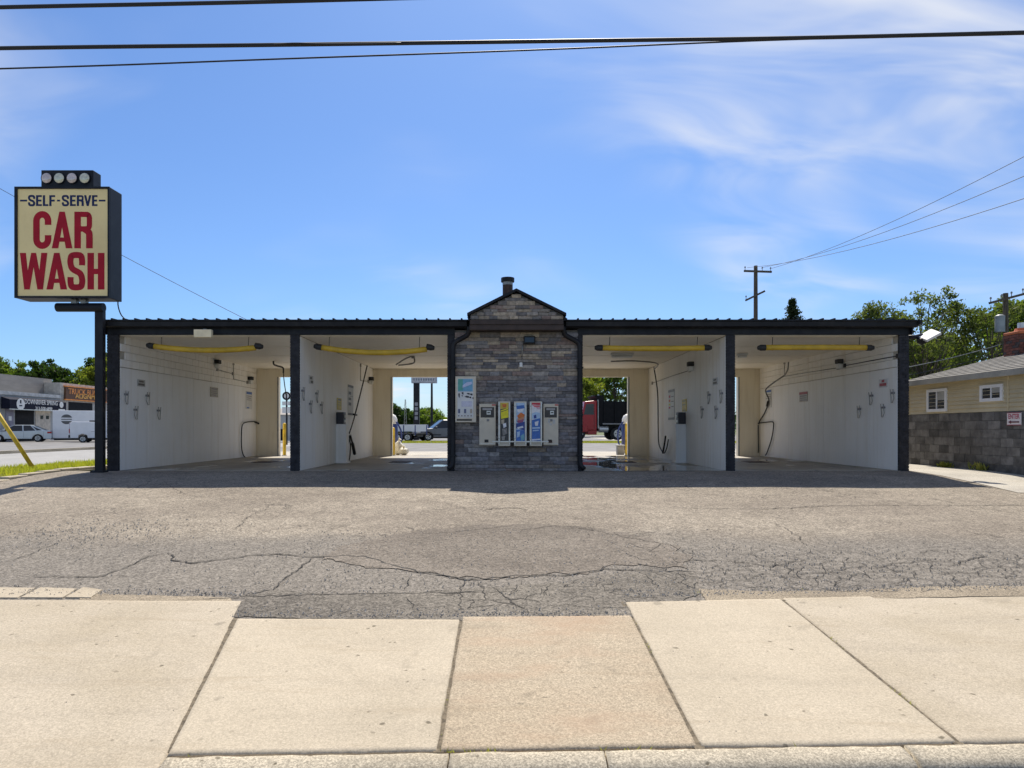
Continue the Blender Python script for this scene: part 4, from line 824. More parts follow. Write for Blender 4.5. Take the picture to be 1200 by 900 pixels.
# ------------------------------------------------------------------ lettering
def ribbon2d(path, t):
    path = [Vector((p[0], p[1])) for p in path]; n = len(path); L, Rr = [], []
    for i, p in enumerate(path):
        d = (path[min(i + 1, n - 1)] - path[max(i - 1, 0)]).normalized(); q = Vector((-d.y, d.x)); L.append(p + q * t / 2); Rr.append(p - q * t / 2)
    return [[tuple(L[i]), tuple(L[i + 1]), tuple(Rr[i + 1]), tuple(Rr[i])] for i in range(n - 1)]
def sm2(pts, n=8): return [(p.x, p.y) for p in smoothpts([(a, b, 0) for a, b in pts], n)]
def rect(a, b, c, d): return [[(a, c), (b, c), (b, d), (a, d)]]
def glyph(ch, w, t):                                   # heavy condensed capitals in a w x 1 box; th = stroke height
    th = t * .80
    if ch == 'C':
        x0, x1, r = t / 2, w - t / 2, (w - t) / 2; ry = min(.24, r * 1.0 + .02); p = [(x1, .64)] + [(w / 2 + r * math.cos(R(a)), 1 - th / 2 - ry + ry * math.sin(R(a))) for a in range(0, 181, 15)] + [(w / 2 + r * math.cos(R(a)), th / 2 + ry + ry * math.sin(R(a))) for a in range(180, 361, 15)] + [(x1, .36)]
        return [ribbon2d(p, t)]
    if ch == 'A': return [[[(0, 0), (t, 0), (w / 2 + t * .42, 1), (w / 2 - t * .42, 1)]], [[(w - t, 0), (w, 0), (w / 2 + t * .42, 1), (w / 2 - t * .42, 1)]], rect(w * .22, w * .78, .18, .18 + th * .8)]
    if ch == 'R':
        ry = .14; yt, yb = 1 - th / 2, .53; p = [(t * .5, yt), (w * .5, yt)] + [(w - t / 2 - .14 * w + .14 * w * math.cos(R(a)), (yt - ry * .8) + ry * .8 * math.sin(R(a))) for a in range(75, -1, -15)] + [(w - t / 2 - .14 * w + .14 * w * math.cos(R(a)), (yb + ry * .8) + ry * .8 * math.sin(R(a))) for a in range(0, -76, -15)] + [(w * .5, yb), (t * .5, yb)]
        return [rect(0, t, 0, 1), ribbon2d(p, th), ribbon2d(sm2([(w * .55, yb), (w - t * .62, .44), (w - t / 2, .32), (w - t / 2, .0)]), t)]
    if ch == 'W':
        q = w / 4; t *= .92; return [[[(0, 1), (t, 1), (q + t * .5, 0), (q - t * .42, 0)]], [[(q - t * .42, 0), (q + t * .5, 0), (2 * q + t * .4, 1), (2 * q - t * .4, 1)]], [[(2 * q - t * .4, 1), (2 * q + t * .4, 1), (3 * q + t * .42, 0), (3 * q - t * .5, 0)]], [[(w - t, 1), (w, 1), (3 * q + t * .42, 0), (3 * q - t * .5, 0)]]]
    if ch == 'V': return [[[(0, 1), (t, 1), (w / 2 + t * .45, 0), (w / 2 - t * .45, 0)]], [[(w - t, 1), (w, 1), (w / 2 + t * .45, 0), (w / 2 - t * .45, 0)]]]
    if ch == 'S':
        a, b, h = t / 2, w - t / 2, th / 2
        return [ribbon2d(sm2([(b, .66), (b, .80), (w * .72, 1 - h), (w * .28, 1 - h), (a, .83), (a, .70), (w * .30, .56), (w * .70, .44), (b, .30), (b, .17), (w * .72, h), (w * .28, h), (a, .20), (a, .34)], 6), t * .93)]
    if ch == 'H': return [rect(0, t, 0, 1), rect(w - t, w, 0, 1), rect(t * .9, w - t * .9, .42, .42 + th)]
    if ch == 'E': return [rect(0, t, 0, 1), rect(t * .9, w, 0, th), rect(t * .9, w, 1 - th, 1), rect(t * .9, w * .92, .5 - th / 2, .5 + th / 2)]
    if ch == 'F': return [rect(0, t, 0, 1), rect(t * .9, w, 1 - th, 1), rect(t * .9, w * .92, .5 - th / 2, .5 + th / 2)]
    if ch == 'L': return [rect(0, t, 0, 1), rect(t * .9, w, 0, th)]
    if ch == '-': return [rect(0, w, .42, .58)]
def letter(ch, x0, x1, z0, z1, tk, y, mat, par):        # raised vinyl letter on a face that looks towards -y
    H = z1 - z0; w = (x1 - x0) / H; b = MB()
    for k, polys in enumerate(glyph(ch, w, tk / H)):
        for p in polys: b.add([(x0 + u * H, y - .002 - .0012 * k, z0 + v * H) for u, v in p], [tuple(range(len(p)))])
    return b.build('letter', mat, par)
def text(s, size, mat, par, M4, name='lettering', sx=1.0, bold=0.0, align='CENTER'):   # M4 maps text plane (x right, y up, z out) into the world
    cu = bpy.data.curves.new(name, 'FONT'); cu.body = s; cu.size = size; cu.offset = bold; cu.align_x = align; cu.align_y = 'CENTER'; cu.resolution_u = 3
    o = bpy.data.objects.new(name, cu); col.objects.link(o); dg = bpy.context.evaluated_depsgraph_get()
    me = bpy.data.meshes.new_from_object(o.evaluated_get(dg)); bpy.data.objects.remove(o)
    me.transform(M4 @ Matrix.Diagonal((sx, 1, 1, 1))); me.materials.clear(); return link(name, me, mat, par)
def facing(loc, right, out):
    r_, o_ = Vector(right).normalized(), Vector(out).normalized(); u = o_.cross(r_)
    m = Matrix((r_, u, o_)).transposed().to_4x4(); m.translation = Vector(loc); return m
# ------------------------------------------------------------------ tall pylon sign
YS = 15.40
def S(cx, cy, y=YS): return P(cx / 4.5, 180 + cy / 4.5, y)
a, c = S(80, 762), S(580, 176)
ps = tag(empty('pole_sign', (P(117.5, 555, 15.7).x, 15.72, 0)), 'tall cream self serve car wash pole sign with red letters and lamps on top', 'sign')
MB().box(a.x, c.x, YS, YS + .48, a.z, c.z).build('cabinet', m_signblk, ps, bevel=.012)
f0, f1 = S(95, 752), S(571, 187)
face = MB().box(f0.x, f1.x, YS - .006, YS - .0005, f0.z, f1.z).build('sign_face', m_signface, ps)
frm = MB()
for q in ((a.x, f0.x, a.z, c.z), (f1.x, c.x, a.z, c.z), (f0.x + .001, f1.x - .001, a.z, f0.z), (f0.x + .001, f1.x - .001, f1.z, c.z)): frm.box(q[0], q[1], YS - .03, YS - .0005, q[2], q[3])
frm.build('frame', m_signblk, ps)
px = 2.12 / 500
for ch, u0, u1 in (('C', 176, 272), ('A', 274, 383), ('R', 393, 490)):
    letter(ch, S(u0, 0).x, S(u1, 0).x, S(0, 500).z, S(0, 307).z, 35 * px, YS - .006, m_red, face)
for ch, u0, u1 in (('W', 106, 251), ('A', 246, 355), ('S', 356, 451), ('H', 462, 552)):
    letter(ch, S(u0, 0).x, S(u1, 0).x, S(0, 717).z, S(0, 524).z, 35 * px, YS - .006, m_red, face)
for ch, u0, u1 in (('-', 107, 144), ('S', 149, 187), ('E', 191, 222), ('L', 227, 256), ('F', 261, 292), ('-', 302, 318), ('S', 327, 365), ('E', 370, 401), ('R', 406, 443), ('V', 444, 483), ('E', 486, 515), ('-', 522, 557)):
    letter(ch, S(u0, 0).x, S(u1, 0).x, S(0, 277).z, S(0, 220).z, 12 * px, YS - .006, m_navy, face)
a, c = S(212, 176), S(487, 84)
lb = MB().box(a.x, c.x, YS + .03, YS + .33, a.z + .002, c.z).build('lamp_box', m_signblk, ps, bevel=.01)
for k, u in enumerate((249, 315, 382, 449)):
    p = S(u, 131, YS + .03); ring = [(.005, .115), (-.02, .118), (-.03, .105), (-.012, .07), (0.0, .0)]
    MB().cyl((p.x, YS + .03 - .028, p.z), (p.x, YS + .0295, p.z), .128, 20).build('lamp_rim', m_signblk, lb)
    bm = MB(); seg = 20; prof = [(.112, -.029), (.095, -.045), (.06, -.055), (.0, -.058)]
    for r_, d in prof: bm.v += [(p.x + r_ * math.cos(6.2832 * i / seg), YS + .03 + d, p.z + r_ * math.sin(6.2832 * i / seg)) for i in range(seg)]
    bm.f = [(j * seg + i, j * seg + (i + 1) % seg, (j + 1) * seg + (i + 1) % seg, (j + 1) * seg + i) for j in range(3) for i in range(seg)]
    bm.build('lamp', m_lampglass if k % 2 == 0 else m_lampglass2, lb, smooth=True)
pc = -9.33
MB().box(-9.42, -9.237, 15.60, 15.72, -.1, S(0, 785).z).build('pole', m_signblk, ps)
MB().cyl((P(67, 0, 15.6).x, 15.60, S(0, 803).z), (pc + .12, 15.60, S(0, 803).z), .10, 14).build('arm', m_signblk, ps)
for u in (365, 415): p = S(u, 775); MB().box(p.x - .06, p.x + .06, 15.55, 15.67, S(0, 800).z, S(0, 763).z).build('hanger', m_galv, ps)
MB().box(pc - .16, pc + .12, 15.54, 15.78, -.08, .03).build('base_plate', m_signblk, ps)
MB().tube(smoothpts([S(630, 745, 15.9), S(622, 795, 15.9), S(642, 855, 15.95), S(690, 893, 16.0)], 5), .014, 6).build('power_cord', m_wire, ps, smooth=True)
# ------------------------------------------------------------------ house and block wall on the right
XW = 11.31
bw = tag(empty('block_wall', (XW, 16, 0)), 'dark weathered concrete block foundation wall below tan siding', 'wall')
MB().box(XW + .012, XW + .22, 9.0, 30, -.5, 1.385).build('core', m_joint, bw)
bme = []
for k in range(3):
    b = MB(); b.box(0, .05, 0, .396, 0, .193); me = b.mesh('block'); me.materials.append(m_block); bme.append(me)
rnd = random.Random(4)
for r_ in range(9):
    y = 12.6 - (.2 if r_ % 2 else 0); z = 1.385 - (r_ + 1) * .203
    while y < 20.4:
        if z < zg(y) - .22: y += .406; continue
        o = link('block', bme[0], None, bw); o.location = (XW - rnd.uniform(0, .006), y, z + .005); g = rnd.choice((.12, .13, .15, .16, .11, .085)) * rnd.uniform(.88, 1.12); o.color = (g, g * .97, g * .95, 1); y += .406
o = MB().box(XW - .01, XW + .2, 20.6, 30, -.3, 1.384).build('plain_wall', M('far_block', (.09, .088, .085), .9), bw)
hs = tag(empty('house', (14, 15, 1.39)), 'tan sided house with grey hip roof above the block wall', 'house')
ya, yb, ze = 9.2, 19.25, 2.27
MB().box(XW + .03, 18.5, ya, yb, 1.386, ze).build('wall', m_siding, hs)
b = MB(); z = 1.392; k = 0
while z < ze - .02:
    h = min(.098, ze - z); b.prism([(XW - .008, z), (XW + .029, z), (XW + .029, z + h - .002), (XW + .012, z + h - .002)], 'y', ya, yb); z += .098
tag(b.build('siding_boards', m_siding, hs), kind='stuff')
b = MB(); z = 1.392
while z < ze - .02:
    h = min(.098, ze - z); b.prism([(yb + .04, z), (yb + .001, z), (yb + .001, z + h - .002), (yb + .02, z + h - .002)], 'x', XW + .03, 18.5); z += .098
tag(b.build('siding_boards', m_siding, hs), kind='stuff')
MB().box(XW - .02, XW + .028, yb - .06, yb + .05, 1.388, ze).build('corner_board', m_siding, hs)
MB().box(XW - .012, XW + .005, 15.38, 15.42, 1.39, ze).build('conduit', m_siding, hs)
ex, ey0, ey1, sl = 11.12, 9.0, 19.45, .33
w_ = 7.6; rz = ze + .02; xm = ex + w_ / 2; zr = rz + sl * w_ / 2
rb = MB().add([(ex, ey0, rz), (ex, ey1, rz), (ex + w_, ey1, rz), (ex + w_, ey0, rz), (xm, ey0 + w_ / 2, zr), (xm, ey1 - w_ / 2, zr)], [(0, 4, 5, 1), (1, 5, 2), (2, 5, 4, 3), (3, 4, 0)])
n_ = 22
rfo = rb.build('roof', m_shingle, hs)
for k in range(n_):                                     # shingle courses on the slope that faces the wash
    t0, t1 = k / n_, (k + 1) / n_; d = w_ / 2
    def e(t, up): return [(ex + d * t, ey0 + d * t, rz + sl * d * t + up), (ex + d * t, ey1 - d * t, rz + sl * d * t + up)]
    q = e(t0, .022) + e(t1, .006)[::-1]; q2 = e(t0, .002)
    MB().add(q + q2, [(0, 1, 2, 3), (4, 5, 1, 0)]).build('shingle_course', m_shingle, rfo)
MB().box(ex - .02, ex + .02, ey0, ey1, ze - .10, ze + .03).build('fascia', M('grey_fascia', (.33, .31, .26), .7), hs); MB().box(ex + .02, XW + .02, ey0, ey1, ze - .015, ze + .005).build('soffit', m_siding, hs)
MB().box(ex, ex + w_, ey1 - .02, ey1 + .02, ze - .10, ze + .03).build('fascia', M('grey_fascia2', (.33, .31, .26), .7), hs)
def window(y0, y1, z0, z1, label):
    wf = MB()
    fr = .075; x = XW - .03
    for q in ((y0, y0 + fr, z0, z1), (y1 - fr, y1, z0, z1), (y0 + fr + .001, y1 - fr - .001, z0, z0 + fr), (y0 + fr + .001, y1 - fr - .001, z1 - fr, z1)): wf.box(x, x + .04, q[0], q[1], q[2], q[3])
    o = wf.build('window', m_trim, hs); o['label'] = label; ym = (y0 + y1) / 2
    MB().box(x + .006, x + .036, ym - .018, ym + .018, z0 + fr + .001, z1 - fr - .001).build('mullion', m_trim, o)
    for s0, s1 in ((y0 + fr + .001, ym - .019), (ym + .019, y1 - fr - .001)):
        MB().box(x + .024, x + .03, s0, s1, z0 + fr + .001, z1 - fr - .001).build('pane', m_glass, o)
    MB().box(x + .018, x + .022, y0 + fr + .01, ym - .03, z0 + (z1 - z0) * .5, z1 - fr - .005).build('blind', m_blind, o)
window(17.53, 18.36, 1.44, 2.04, 'white framed sliding window with pale blind'); window(15.55, 16.30, 1.63, 2.02, 'small white framed slider window near the eave')
ch = empty('chimney', (12.95, 17.2, 2.7)); ch.parent = hs; ch.matrix_parent_inverse = wmat(hs).inverted()
MB().box(12.73, 13.22, 16.98, 17.42, 2.4, 3.36).build('chimney_core', m_joint, ch)
cm = MB().box(0, .195, 0, .04, 0, .057).mesh('brick'); cm.materials.append(m_brickred); cm2 = MB().box(0, .04, 0, .195, 0, .057).mesh('brick'); cm2.materials.append(m_brickred); rnd = random.Random(2)
for r_ in range(12):
    z = 2.62 + r_ * .0665
    for fa in (0, 1):
        for k in range(3):
            o = link('brick', (cm, cm2)[fa], None, ch); s0 = (k * .205 - (.1 if r_ % 2 else 0)); L = .195
            lo, hi = max(s0, -.02), min(s0 + L, .49)
            if hi - lo < .03: bpy.data.objects.remove(o); continue
            if fa == 0: o.location = (12.735 + lo, 16.96, z); o.scale.x = (hi - lo) / L
            else: o.location = (12.71, 16.975 + lo, z); o.scale.y = min(1, (hi - lo) / L)
            g = rnd.uniform(.7, 1.2); o.color = (.17 * g, .065 * g, .045 * g, 1) if rnd.random() < .8 else (.08, .06, .055, 1)
MB().box(12.69, 13.26, 16.94, 17.46, 3.361, 3.43).build('chimney_cap', m_clay, ch, bevel=.02); MB().tube([(12.97, 17.2, 3.431), (12.97, 17.2, 3.52)], [.17, .14], 14).build('clay_pot', m_clay, ch); MB().cyl((12.97, 17.2, 3.521), (12.97, 17.2, 3.66), .09, 12).build('flue_cap', m_alu, ch)
t = tag(empty('arrow_sign', (XW - .02, 15.2, 1.2)), 'small white and red sign with arrow on the block wall', 'sign')
y0, y1, z0, z1 = 14.98, 15.40, 1.07, 1.35
MB().box(XW - .03, XW - .0105, y0, y1, z0, z1).build('plate', M('sign_white', (.70, .66, .68), .45, var=.06), t, bevel=.003)
text('ENTER', .15, M('sign_red2', (.42, .05, .10), .5), t, facing((XW - .033, (y0 + y1) / 2, z1 - .09), (0, -1, 0), (-1, 0, 0)), sx=.75, bold=.004)
MB().prism([(y0 + .05, z0 + .055), (y1 - .13, z0 + .055), (y1 - .13, z0 + .03), (y1 - .04, z0 + .07), (y1 - .13, z0 + .11), (y1 - .13, z0 + .085), (y0 + .05, z0 + .085)], 'x', XW - .034, XW - .031).build('arrow', F(.12, .02, .04), t)
fm = MB()
for q in ((y0, y1, z1 - .012, z1), (y0, y1, z0, z0 + .012)): fm.box(XW - .034, XW - .0305, *q)
fm.build('border', F(.42, .05, .10), t)
# ------------------------------------------------------------------ plants
def leaves(mb, centre, rad, n, size, rnd, flat_=1.0):
    for _ in range(n):
        d = Vector((rnd.gauss(0, 1), rnd.gauss(0, 1), rnd.gauss(0, 1))); d = d.normalized() * (rnd.random() ** .45)
        p = centre + Vector((d.x * rad, d.y * rad, d.z * rad * flat_)); a = Vector((rnd.gauss(0, 1), rnd.gauss(0, 1), rnd.gauss(0, .7))).normalized(); b_ = a.orthogonal().normalized(); s = size * rnd.uniform(.5, 1.3)
        b_ = (Matrix.Rotation(rnd.uniform(0, 6.3), 3, a) @ b_); c_ = a.cross(b_)
        mb.add([p - b_ * s, p + c_ * s * .42, p + b_ * s, p - c_ * s * .42], [(0, 1, 2, 3)])
def tree(loc, h, crown, nclump, nleaf, size, mat, label, seed, name='tree', group='trees around the site', trunk_r=.16, clump=.8, low=.3, dead=0):
    rnd = random.Random(seed); t = tag(empty(name, loc), label, 'tree', group); L = Vector(loc); bm = MB(); lf = MB()
    top = L + Vector((rnd.uniform(-.3, .3), rnd.uniform(-.3, .3), h * .82)); mid = L.lerp(top, .5) + Vector((rnd.uniform(-.3, .3), 0, 0))
    spine = smoothpts([L + Vector((0, 0, -.15)), L.lerp(mid, .5), mid, top], 4); m = len(spine)
    bm.tube(spine, [trunk_r * (1 - .85 * i / (m - 1)) for i in range(m)], 7)
    for k in range(nclump):
        u = rnd.random(); ang = rnd.uniform(0, 6.283); zf = low + (1 - low) * rnd.random() ** .8
        prof = math.sin(math.pi * min(1, max(0.04, (zf - low) / (1 - low) * .86 + .12))) ** .7
        rr = crown * prof * (.35 + .65 * math.sqrt(u)) * (1 + .35 * mnoise.noise(Vector((math.cos(ang) * 1.4, math.sin(ang) * 1.4, zf * 3 + seed))))
        p = L + Vector((math.cos(ang) * rr, math.sin(ang) * rr, zf * h))
        s = spine[min(m - 1, int(max(0, zf - .15) * m * .95))]; q = s.lerp(p, .55) + Vector((0, 0, -.12 * rr))
        bm.tube([s, q, p], [trunk_r * .32 * (1.1 - zf), trunk_r * .16, .012], 5, False)
        if rnd.random() < dead: continue
        for _ in range(3):
            c_ = p + Vector((rnd.gauss(0, .45), rnd.gauss(0, .45), rnd.gauss(0, .35))) * clump; bm.tube([p, c_], [.02, .008], 4, False)
            leaves(lf, c_, clump * rnd.uniform(.4, .75), nleaf, size, rnd, .75)
    bm.build('trunk', m_bark, t, smooth=True, fix=False); lf.build('crown', mat, t, fix=False); return t
# right of the building
tree((23.3, 38, 0), 8.6, 2.9, 64, 52, .105, m_leafo, 'tall olive green tree rising behind the tan house', 1, low=.34, clump=.75, dead=.08)
tree((20.6, 38.5, 0), 7.9, 2.0, 40, 48, .105, m_leafo, 'slender tree just beyond the corner flood light', 2, low=.3, clump=.7, dead=.1)
tree((27.2, 38, 0), 8.0, 2.7, 52, 40, .11, m_leafo, 'open crowned tree between the tall one and utility pole with transformer', 3, low=.25, clump=.75, dead=.15)
tree((30.8, 42, 0), 8.2, 3.2, 80, 56, .17, m_leafg, 'dense green tree behind the brick chimney', 4, low=.2, clump=.9)
tree((35.2, 44, 0), 8.6, 3.4, 80, 56, .17, m_leafg, 'dense green tree beyond the brick chimney past the pole', 5, low=.2, clump=.9)
tree((25.4, 44, 0), 6.4, 3.2, 80, 56, .17, m_leafo, 'low bushy tree filling the gap above the house roof', 6, low=.15, clump=.9)
tree((22.4, 45, 0), 6.0, 2.8, 70, 56, .17, m_leafd, 'low dark bushy tree behind the house eave', 7, low=.1, clump=.9)
tree((29.4, 46, 0), 6.8, 3.0, 80, 56, .17, m_leafo, 'low bushy tree left of the brick chimney', 17, low=.15, clump=.9)
# conifer whose tip shows above the roof
t = tag(empty('conifer', (20.9, 50, 0)), 'dark conifer tip poking above the car wash roof', 'tree'); rnd = random.Random(3); cf = MB(); bt = MB().tube([(20.9, 50, -.1), (20.95, 50, 10.4)], [.16, .015], 7)
for k in range(380):
    u = rnd.random() ** .8; z = 2.2 + 8.2 * u; r_ = (1 - u) * 3.3 + .14; a = rnd.uniform(0, 6.283); L = r_ * rnd.uniform(.55, 1.1); s = Vector((20.9, 50, z)); e = s + Vector((math.cos(a) * L, math.sin(a) * L, L * rnd.uniform(.15, .5)))
    bt.tube([s, e], [.025, .008], 4, False)
    for j in range(26):
        p = s.lerp(e, rnd.uniform(.15, 1.05)) + Vector((rnd.gauss(0, .07), rnd.gauss(0, .07), rnd.gauss(0, .06))); leaves(cf, p, .05, 1, .10, rnd)
bt.build('trunk', m_bark, t, fix=False); cf.build('crown', m_needle, t, fix=False)
# beyond the shop on the left
for i, (x, y, h, r_, mt, lb, lo) in enumerate(((-73, 98, 13.4, 5.0, m_leafg, 'green tree over the shop roof at the far end from the orange sign', .35), (-66.5, 99, 12.6, 4.4, m_leafd, 'broad dark tree over the middle of the shop roof', .3), (-61.5, 101, 11.5, 3.6, m_leafg, 'rounded green tree over the shop awning', .3),
        (-57.5, 98, 13.6, 3.2, m_leafd, 'taller airy tree rising over the end of the parapet', .45), (-54.5, 92, 12.0, 3.2, m_leafy, 'yellow green tree above the orange sign', .35), (-50.4, 95, 11.0, 3.0, m_leafy, 'yellow green tree behind the sign pole', .3), (-79, 104, 13, 5, m_leafd, 'dark tree at the street end of the shop roof', .3))):
    tree((x, y, -.2), h * .84, r_, 70, 40, .26, mt, lb, 40 + i, group='trees behind the shop', trunk_r=.3, clump=1.1, low=lo)
# seen through the bays
tree((8.9, 88, 0), 8.6, 4.2, 90, 44, .24, m_leafy, 'yellow green tree behind the dump truck', 60, trunk_r=.28, clump=1.2, low=.2)
tree((14.5, 92, 0), 9.5, 4.0, 80, 40, .24, m_leafg, 'green tree behind the dump body of the truck', 61, trunk_r=.28, clump=1.2, low=.2)
tree((11.6, 120, 0), 9.0, 3.0, 60, 40, .3, m_leafg, 'small distant tree behind the truck cab', 62, trunk_r=.28, clump=1.2, low=.2)
for i, (px, y, top, r_, mt, lb) in enumerate(((466, 130, 480, 3.6, m_leafd, 'dark round tree beside the rear jamb beyond trailers'), (477, 150, 491, 3.0, m_leafo, 'low autumn toned tree left of the pylon'), (495, 140, 482, 4.0, m_leafg, 'green tree behind the grey car windscreen'), (503, 150, 485, 3.5, m_leafy, 'yellow green tree by the street lamp'), (516, 160, 492, 3.5, m_leafg, 'low green tree beyond the grey car roof'), (335, 120, 488, 4, m_leafd, 'dark tree far beyond the yellow bollard of end bay'))):
    g = P(px, top, y); tree((g.x, y, 0), g.z, r_, 40, 40, .34, mt, lb, 70 + i, group='far trees beyond the rear street', trunk_r=.25, clump=1.3, low=.15)
fw = MB(); rnd = random.Random(9)
for k in range(420):
    a = rnd.uniform(-1.25, 1.25); d = rnd.uniform(230, 300); c_ = Vector((math.sin(a) * d, math.cos(a) * d, rnd.uniform(.5, 6.5))); leaves(fw, c_, rnd.uniform(2.5, 4.5), 26, 1.0, rnd, .8)
tag(fw.build('far_woods', m_leafd, fix=False), 'far off line of trees along the horizon', 'woods', kind='stuff')
def weed(px, py, label, seed, n=60, h=.18):
    g = PX(px, py, XW - .12); rnd = random.Random(seed); t = tag(empty('weed', (g.x, g.y, zg(g.y))), label, 'weed', 'weeds at the foot of the block wall'); b = MB(); st = MB()
    for _ in range(n):
        a = rnd.uniform(0, 6.3); L = rnd.uniform(.4, 1) * h; o_ = Vector((rnd.uniform(-.06, .06), rnd.gauss(0, .12), 0)) + Vector((g.x, g.y, zg(g.y) + .01)); tip = o_ + Vector((math.cos(a) * L * .5, math.sin(a) * L * .8, L)); s = Vector((-math.sin(a), math.cos(a), 0)) * .012
        b.add([o_ - s, o_ + s, o_.lerp(tip, .6) + s * 1.6, tip, o_.lerp(tip, .6) - s * 1.6], [(0, 1, 2, 3, 4)])
    b.build('blades', m_grassdry, t, fix=False)
weed(1107, 546.5, 'clump of weeds against block wall below the taller window', 1, 80, .16); weed(1149, 550.5, 'upright weed tuft against block wall below the small window', 2, 40, .22)
# ------------------------------------------------------------------ utility poles and wires
def upole(x, y, h, label, arms, transformer=False):
    t = tag(empty('utility_pole', (x, y, 0)), label, 'utility pole', 'wooden utility poles'); MB().tube([(x, y, -.2), (x, y, h)], [.17, .12], 10).build('pole', m_wood, t)
    for (z, x0, x1, rise, ins) in arms:
        a, c = Vector((x + x0, y - .14, z - rise / 2)), Vector((x + x1, y - .14, z + rise / 2)); d = (c - a).normalized()
        ang = math.atan2(d.z, d.x); mm = Matrix.Translation((a + c) / 2) @ Matrix.Rotation(-ang, 4, 'Y'); L = (c - a).length / 2
        o = MB().box(-L, L, -.05, .05, -.06, .06, mm).build('crossarm', m_wood, t)
        for f in ins: p = a.lerp(c, f) + Vector((0, 0, .06)); MB().tube([p, p + Vector((0, 0, .14)), p + Vector((0, 0, .15)), p + Vector((0, 0, .24))], [.02, .02, .055, .035], 8).build('insulator', m_grey, o)
    if transformer: MB().tube([(x - .30, y, h - 2.05), (x - .30, y, h - 1.2), (x - .30, y, h - 1.12)], [.23, .23, .1], 14).build('transformer', M('transformer_grey', (.28, .30, .32), .5), t); MB().box(x - .12, x + .01, y - .05, y + .05, h - 1.7, h - 1.5).build('bracket', m_galv, t)
    return t
upole(16.4, 45, 11.75, 'wooden utility pole with two crossarms behind the roof', [(11.35, -.82, 1.0, -.06, (.04, .66, .96)), (9.75, -.72, .55, .62, (.03,))])
upole(26.3, 36, 8.15, 'utility pole with tilted crossarm and grey transformer behind the chimney', [(7.85, -.96, .92, .5, (.04, .35, .62, .94))], True)
def wire(pts, r, label, name='overhead_cable', group=None, sag=0):
    t = [Vector(p) for p in pts]
    if sag: a, c = t; t = [a.lerp(c, k / 20) - Vector((0, 0, sag * 4 * (k / 20) * (1 - k / 20))) for k in range(21)]
    else: t = smoothpts(t, 8)
    tag(MB().tube(t, r, 6).build(name, m_wire, smooth=True), label, 'cable', group or 'overhead cables')
yc = 7.0
wire([P(-700, 68, yc), P(0, 56.5, yc), P(330, 52.5, yc), P(700, 47.5, yc), P(930, 44.5, yc), P(1200, 38, yc), P(1800, 22, yc)], .020, 'thick black bundled cable crossing the sky')
wire([P(-700, 98, yc + .1), P(0, 80.5, yc + .1), P(330, 69, yc + .1), P(640, 58, yc + .1), P(920, 46.5, yc + .06), P(1200, 40, yc + .05), P(1800, 25, yc)], .0085, 'thin black line joining the thick bundled cable')
wire([P(320, 52.5, yc - .03), P(345, 50.8, yc - .03), P(385, 51.6, yc - .03), P(470, 50.6, yc - .03)], .009, 'short loop of spare cable lashed to thick bundle')
wire([P(-600, 22, yc - .8), P(0, 8.5, yc - .8), P(200, 4.5, yc - .8), P(390, 0, yc - .8), P(900, -14, yc - .8)], .018, 'upper black cable above the car wash sign')
for i, (dx, z, e, lb) in enumerate(((-.6, 11.6, (16.5, 8, 7.6), 'lowest service wire running from the crossarm pole'), (.35, 11.6, (16.4, 8, 8.9), 'middle service wire running from the crossarm pole'), (1.0, 11.55, (16.9, 8, 10.4), 'highest service wire running from the crossarm pole'))):
    wire([(16.4 + dx, 44.86, z), e], .011, lb, 'service_wire', 'thin service wires', .9)
wire([P(-60, 187, 30), P(340, 400, 30)], .012, 'thin wire passing behind the tall sign down to the roof', 'service_wire', 'thin service wires', .15)
for i, (y0, y1, lb) in enumerate(((427, 402, 'pale service drop from transformer pole above the roof'), (436, 412, 'second pale service drop below the first'))):
    tag(MB().tube([P(960, y0 + 18, 33).lerp(P(1178, y1, 36), k / 14) - Vector((0, 0, .25 * 4 * (k / 14) * (1 - k / 14))) for k in range(15)], .022, 6).build('service_drop', m_galv if i == 0 else m_wire, smooth=True), lb, 'cable', 'thin service wires')
# yellow guy guard by the road
t = tag(empty('guy_guard', P(42, 552, 17.4)), 'slanting yellow guy wire guard in the lawn verge', 'guy guard'); a, c = P(41, 552, 17.3), P(-30, 442, 17.3)
MB().tube([a.lerp(c, .03), c], .05, 10).build('guard', m_yellowp, t, smooth=True); MB().tube([a - (c - a) * .02, a.lerp(c, .031)], .02, 8).build('anchor_rod', m_galv, t); MB().tube([c, c + (c - a) * 1.5], .008, 6).build('guy_wire', m_wire, t)
# ------------------------------------------------------------------ vehicles
def wheel(par, x, y, r, w=.22):
    t = MB().cyl((x, y - w / 2, r), (x, y + w / 2, r), r, 22).build('wheel', m_tyre, par, bevel=.02)
    s = 1 if y > 0 else -1
    MB().cyl((x, y + s * (w / 2 - .01), r), (x, y + s * (w / 2 + .012), r), r * .62, 16).build('rim', m_rim, t); MB().cyl((x, y + s * (w / 2 + .0125), r), (x, y + s * (w / 2 + .025), r), r * .16, 8).build('hub', m_grey, t)
    for k in range(5):
        a = k * 1.2566 + .3; MB().box(-.03, .03, 0, .004, r * .22, r * .50, Matrix.Translation((x, y + s * (w / 2 + (.013 if s > 0 else .017)), r)) @ Matrix.Rotation(a, 4, 'Y')).build('spoke_gap', m_tyre, t)
def arch(profile_bottom_z, xs, r):
    pts = []
    for x in xs:
        pts += [(x - r * math.cos(R(a)) * 1.0, profile_bottom_z + max(0, r * math.sin(R(a)) + .02)) for a in range(0, 181, 15)]
    return pts
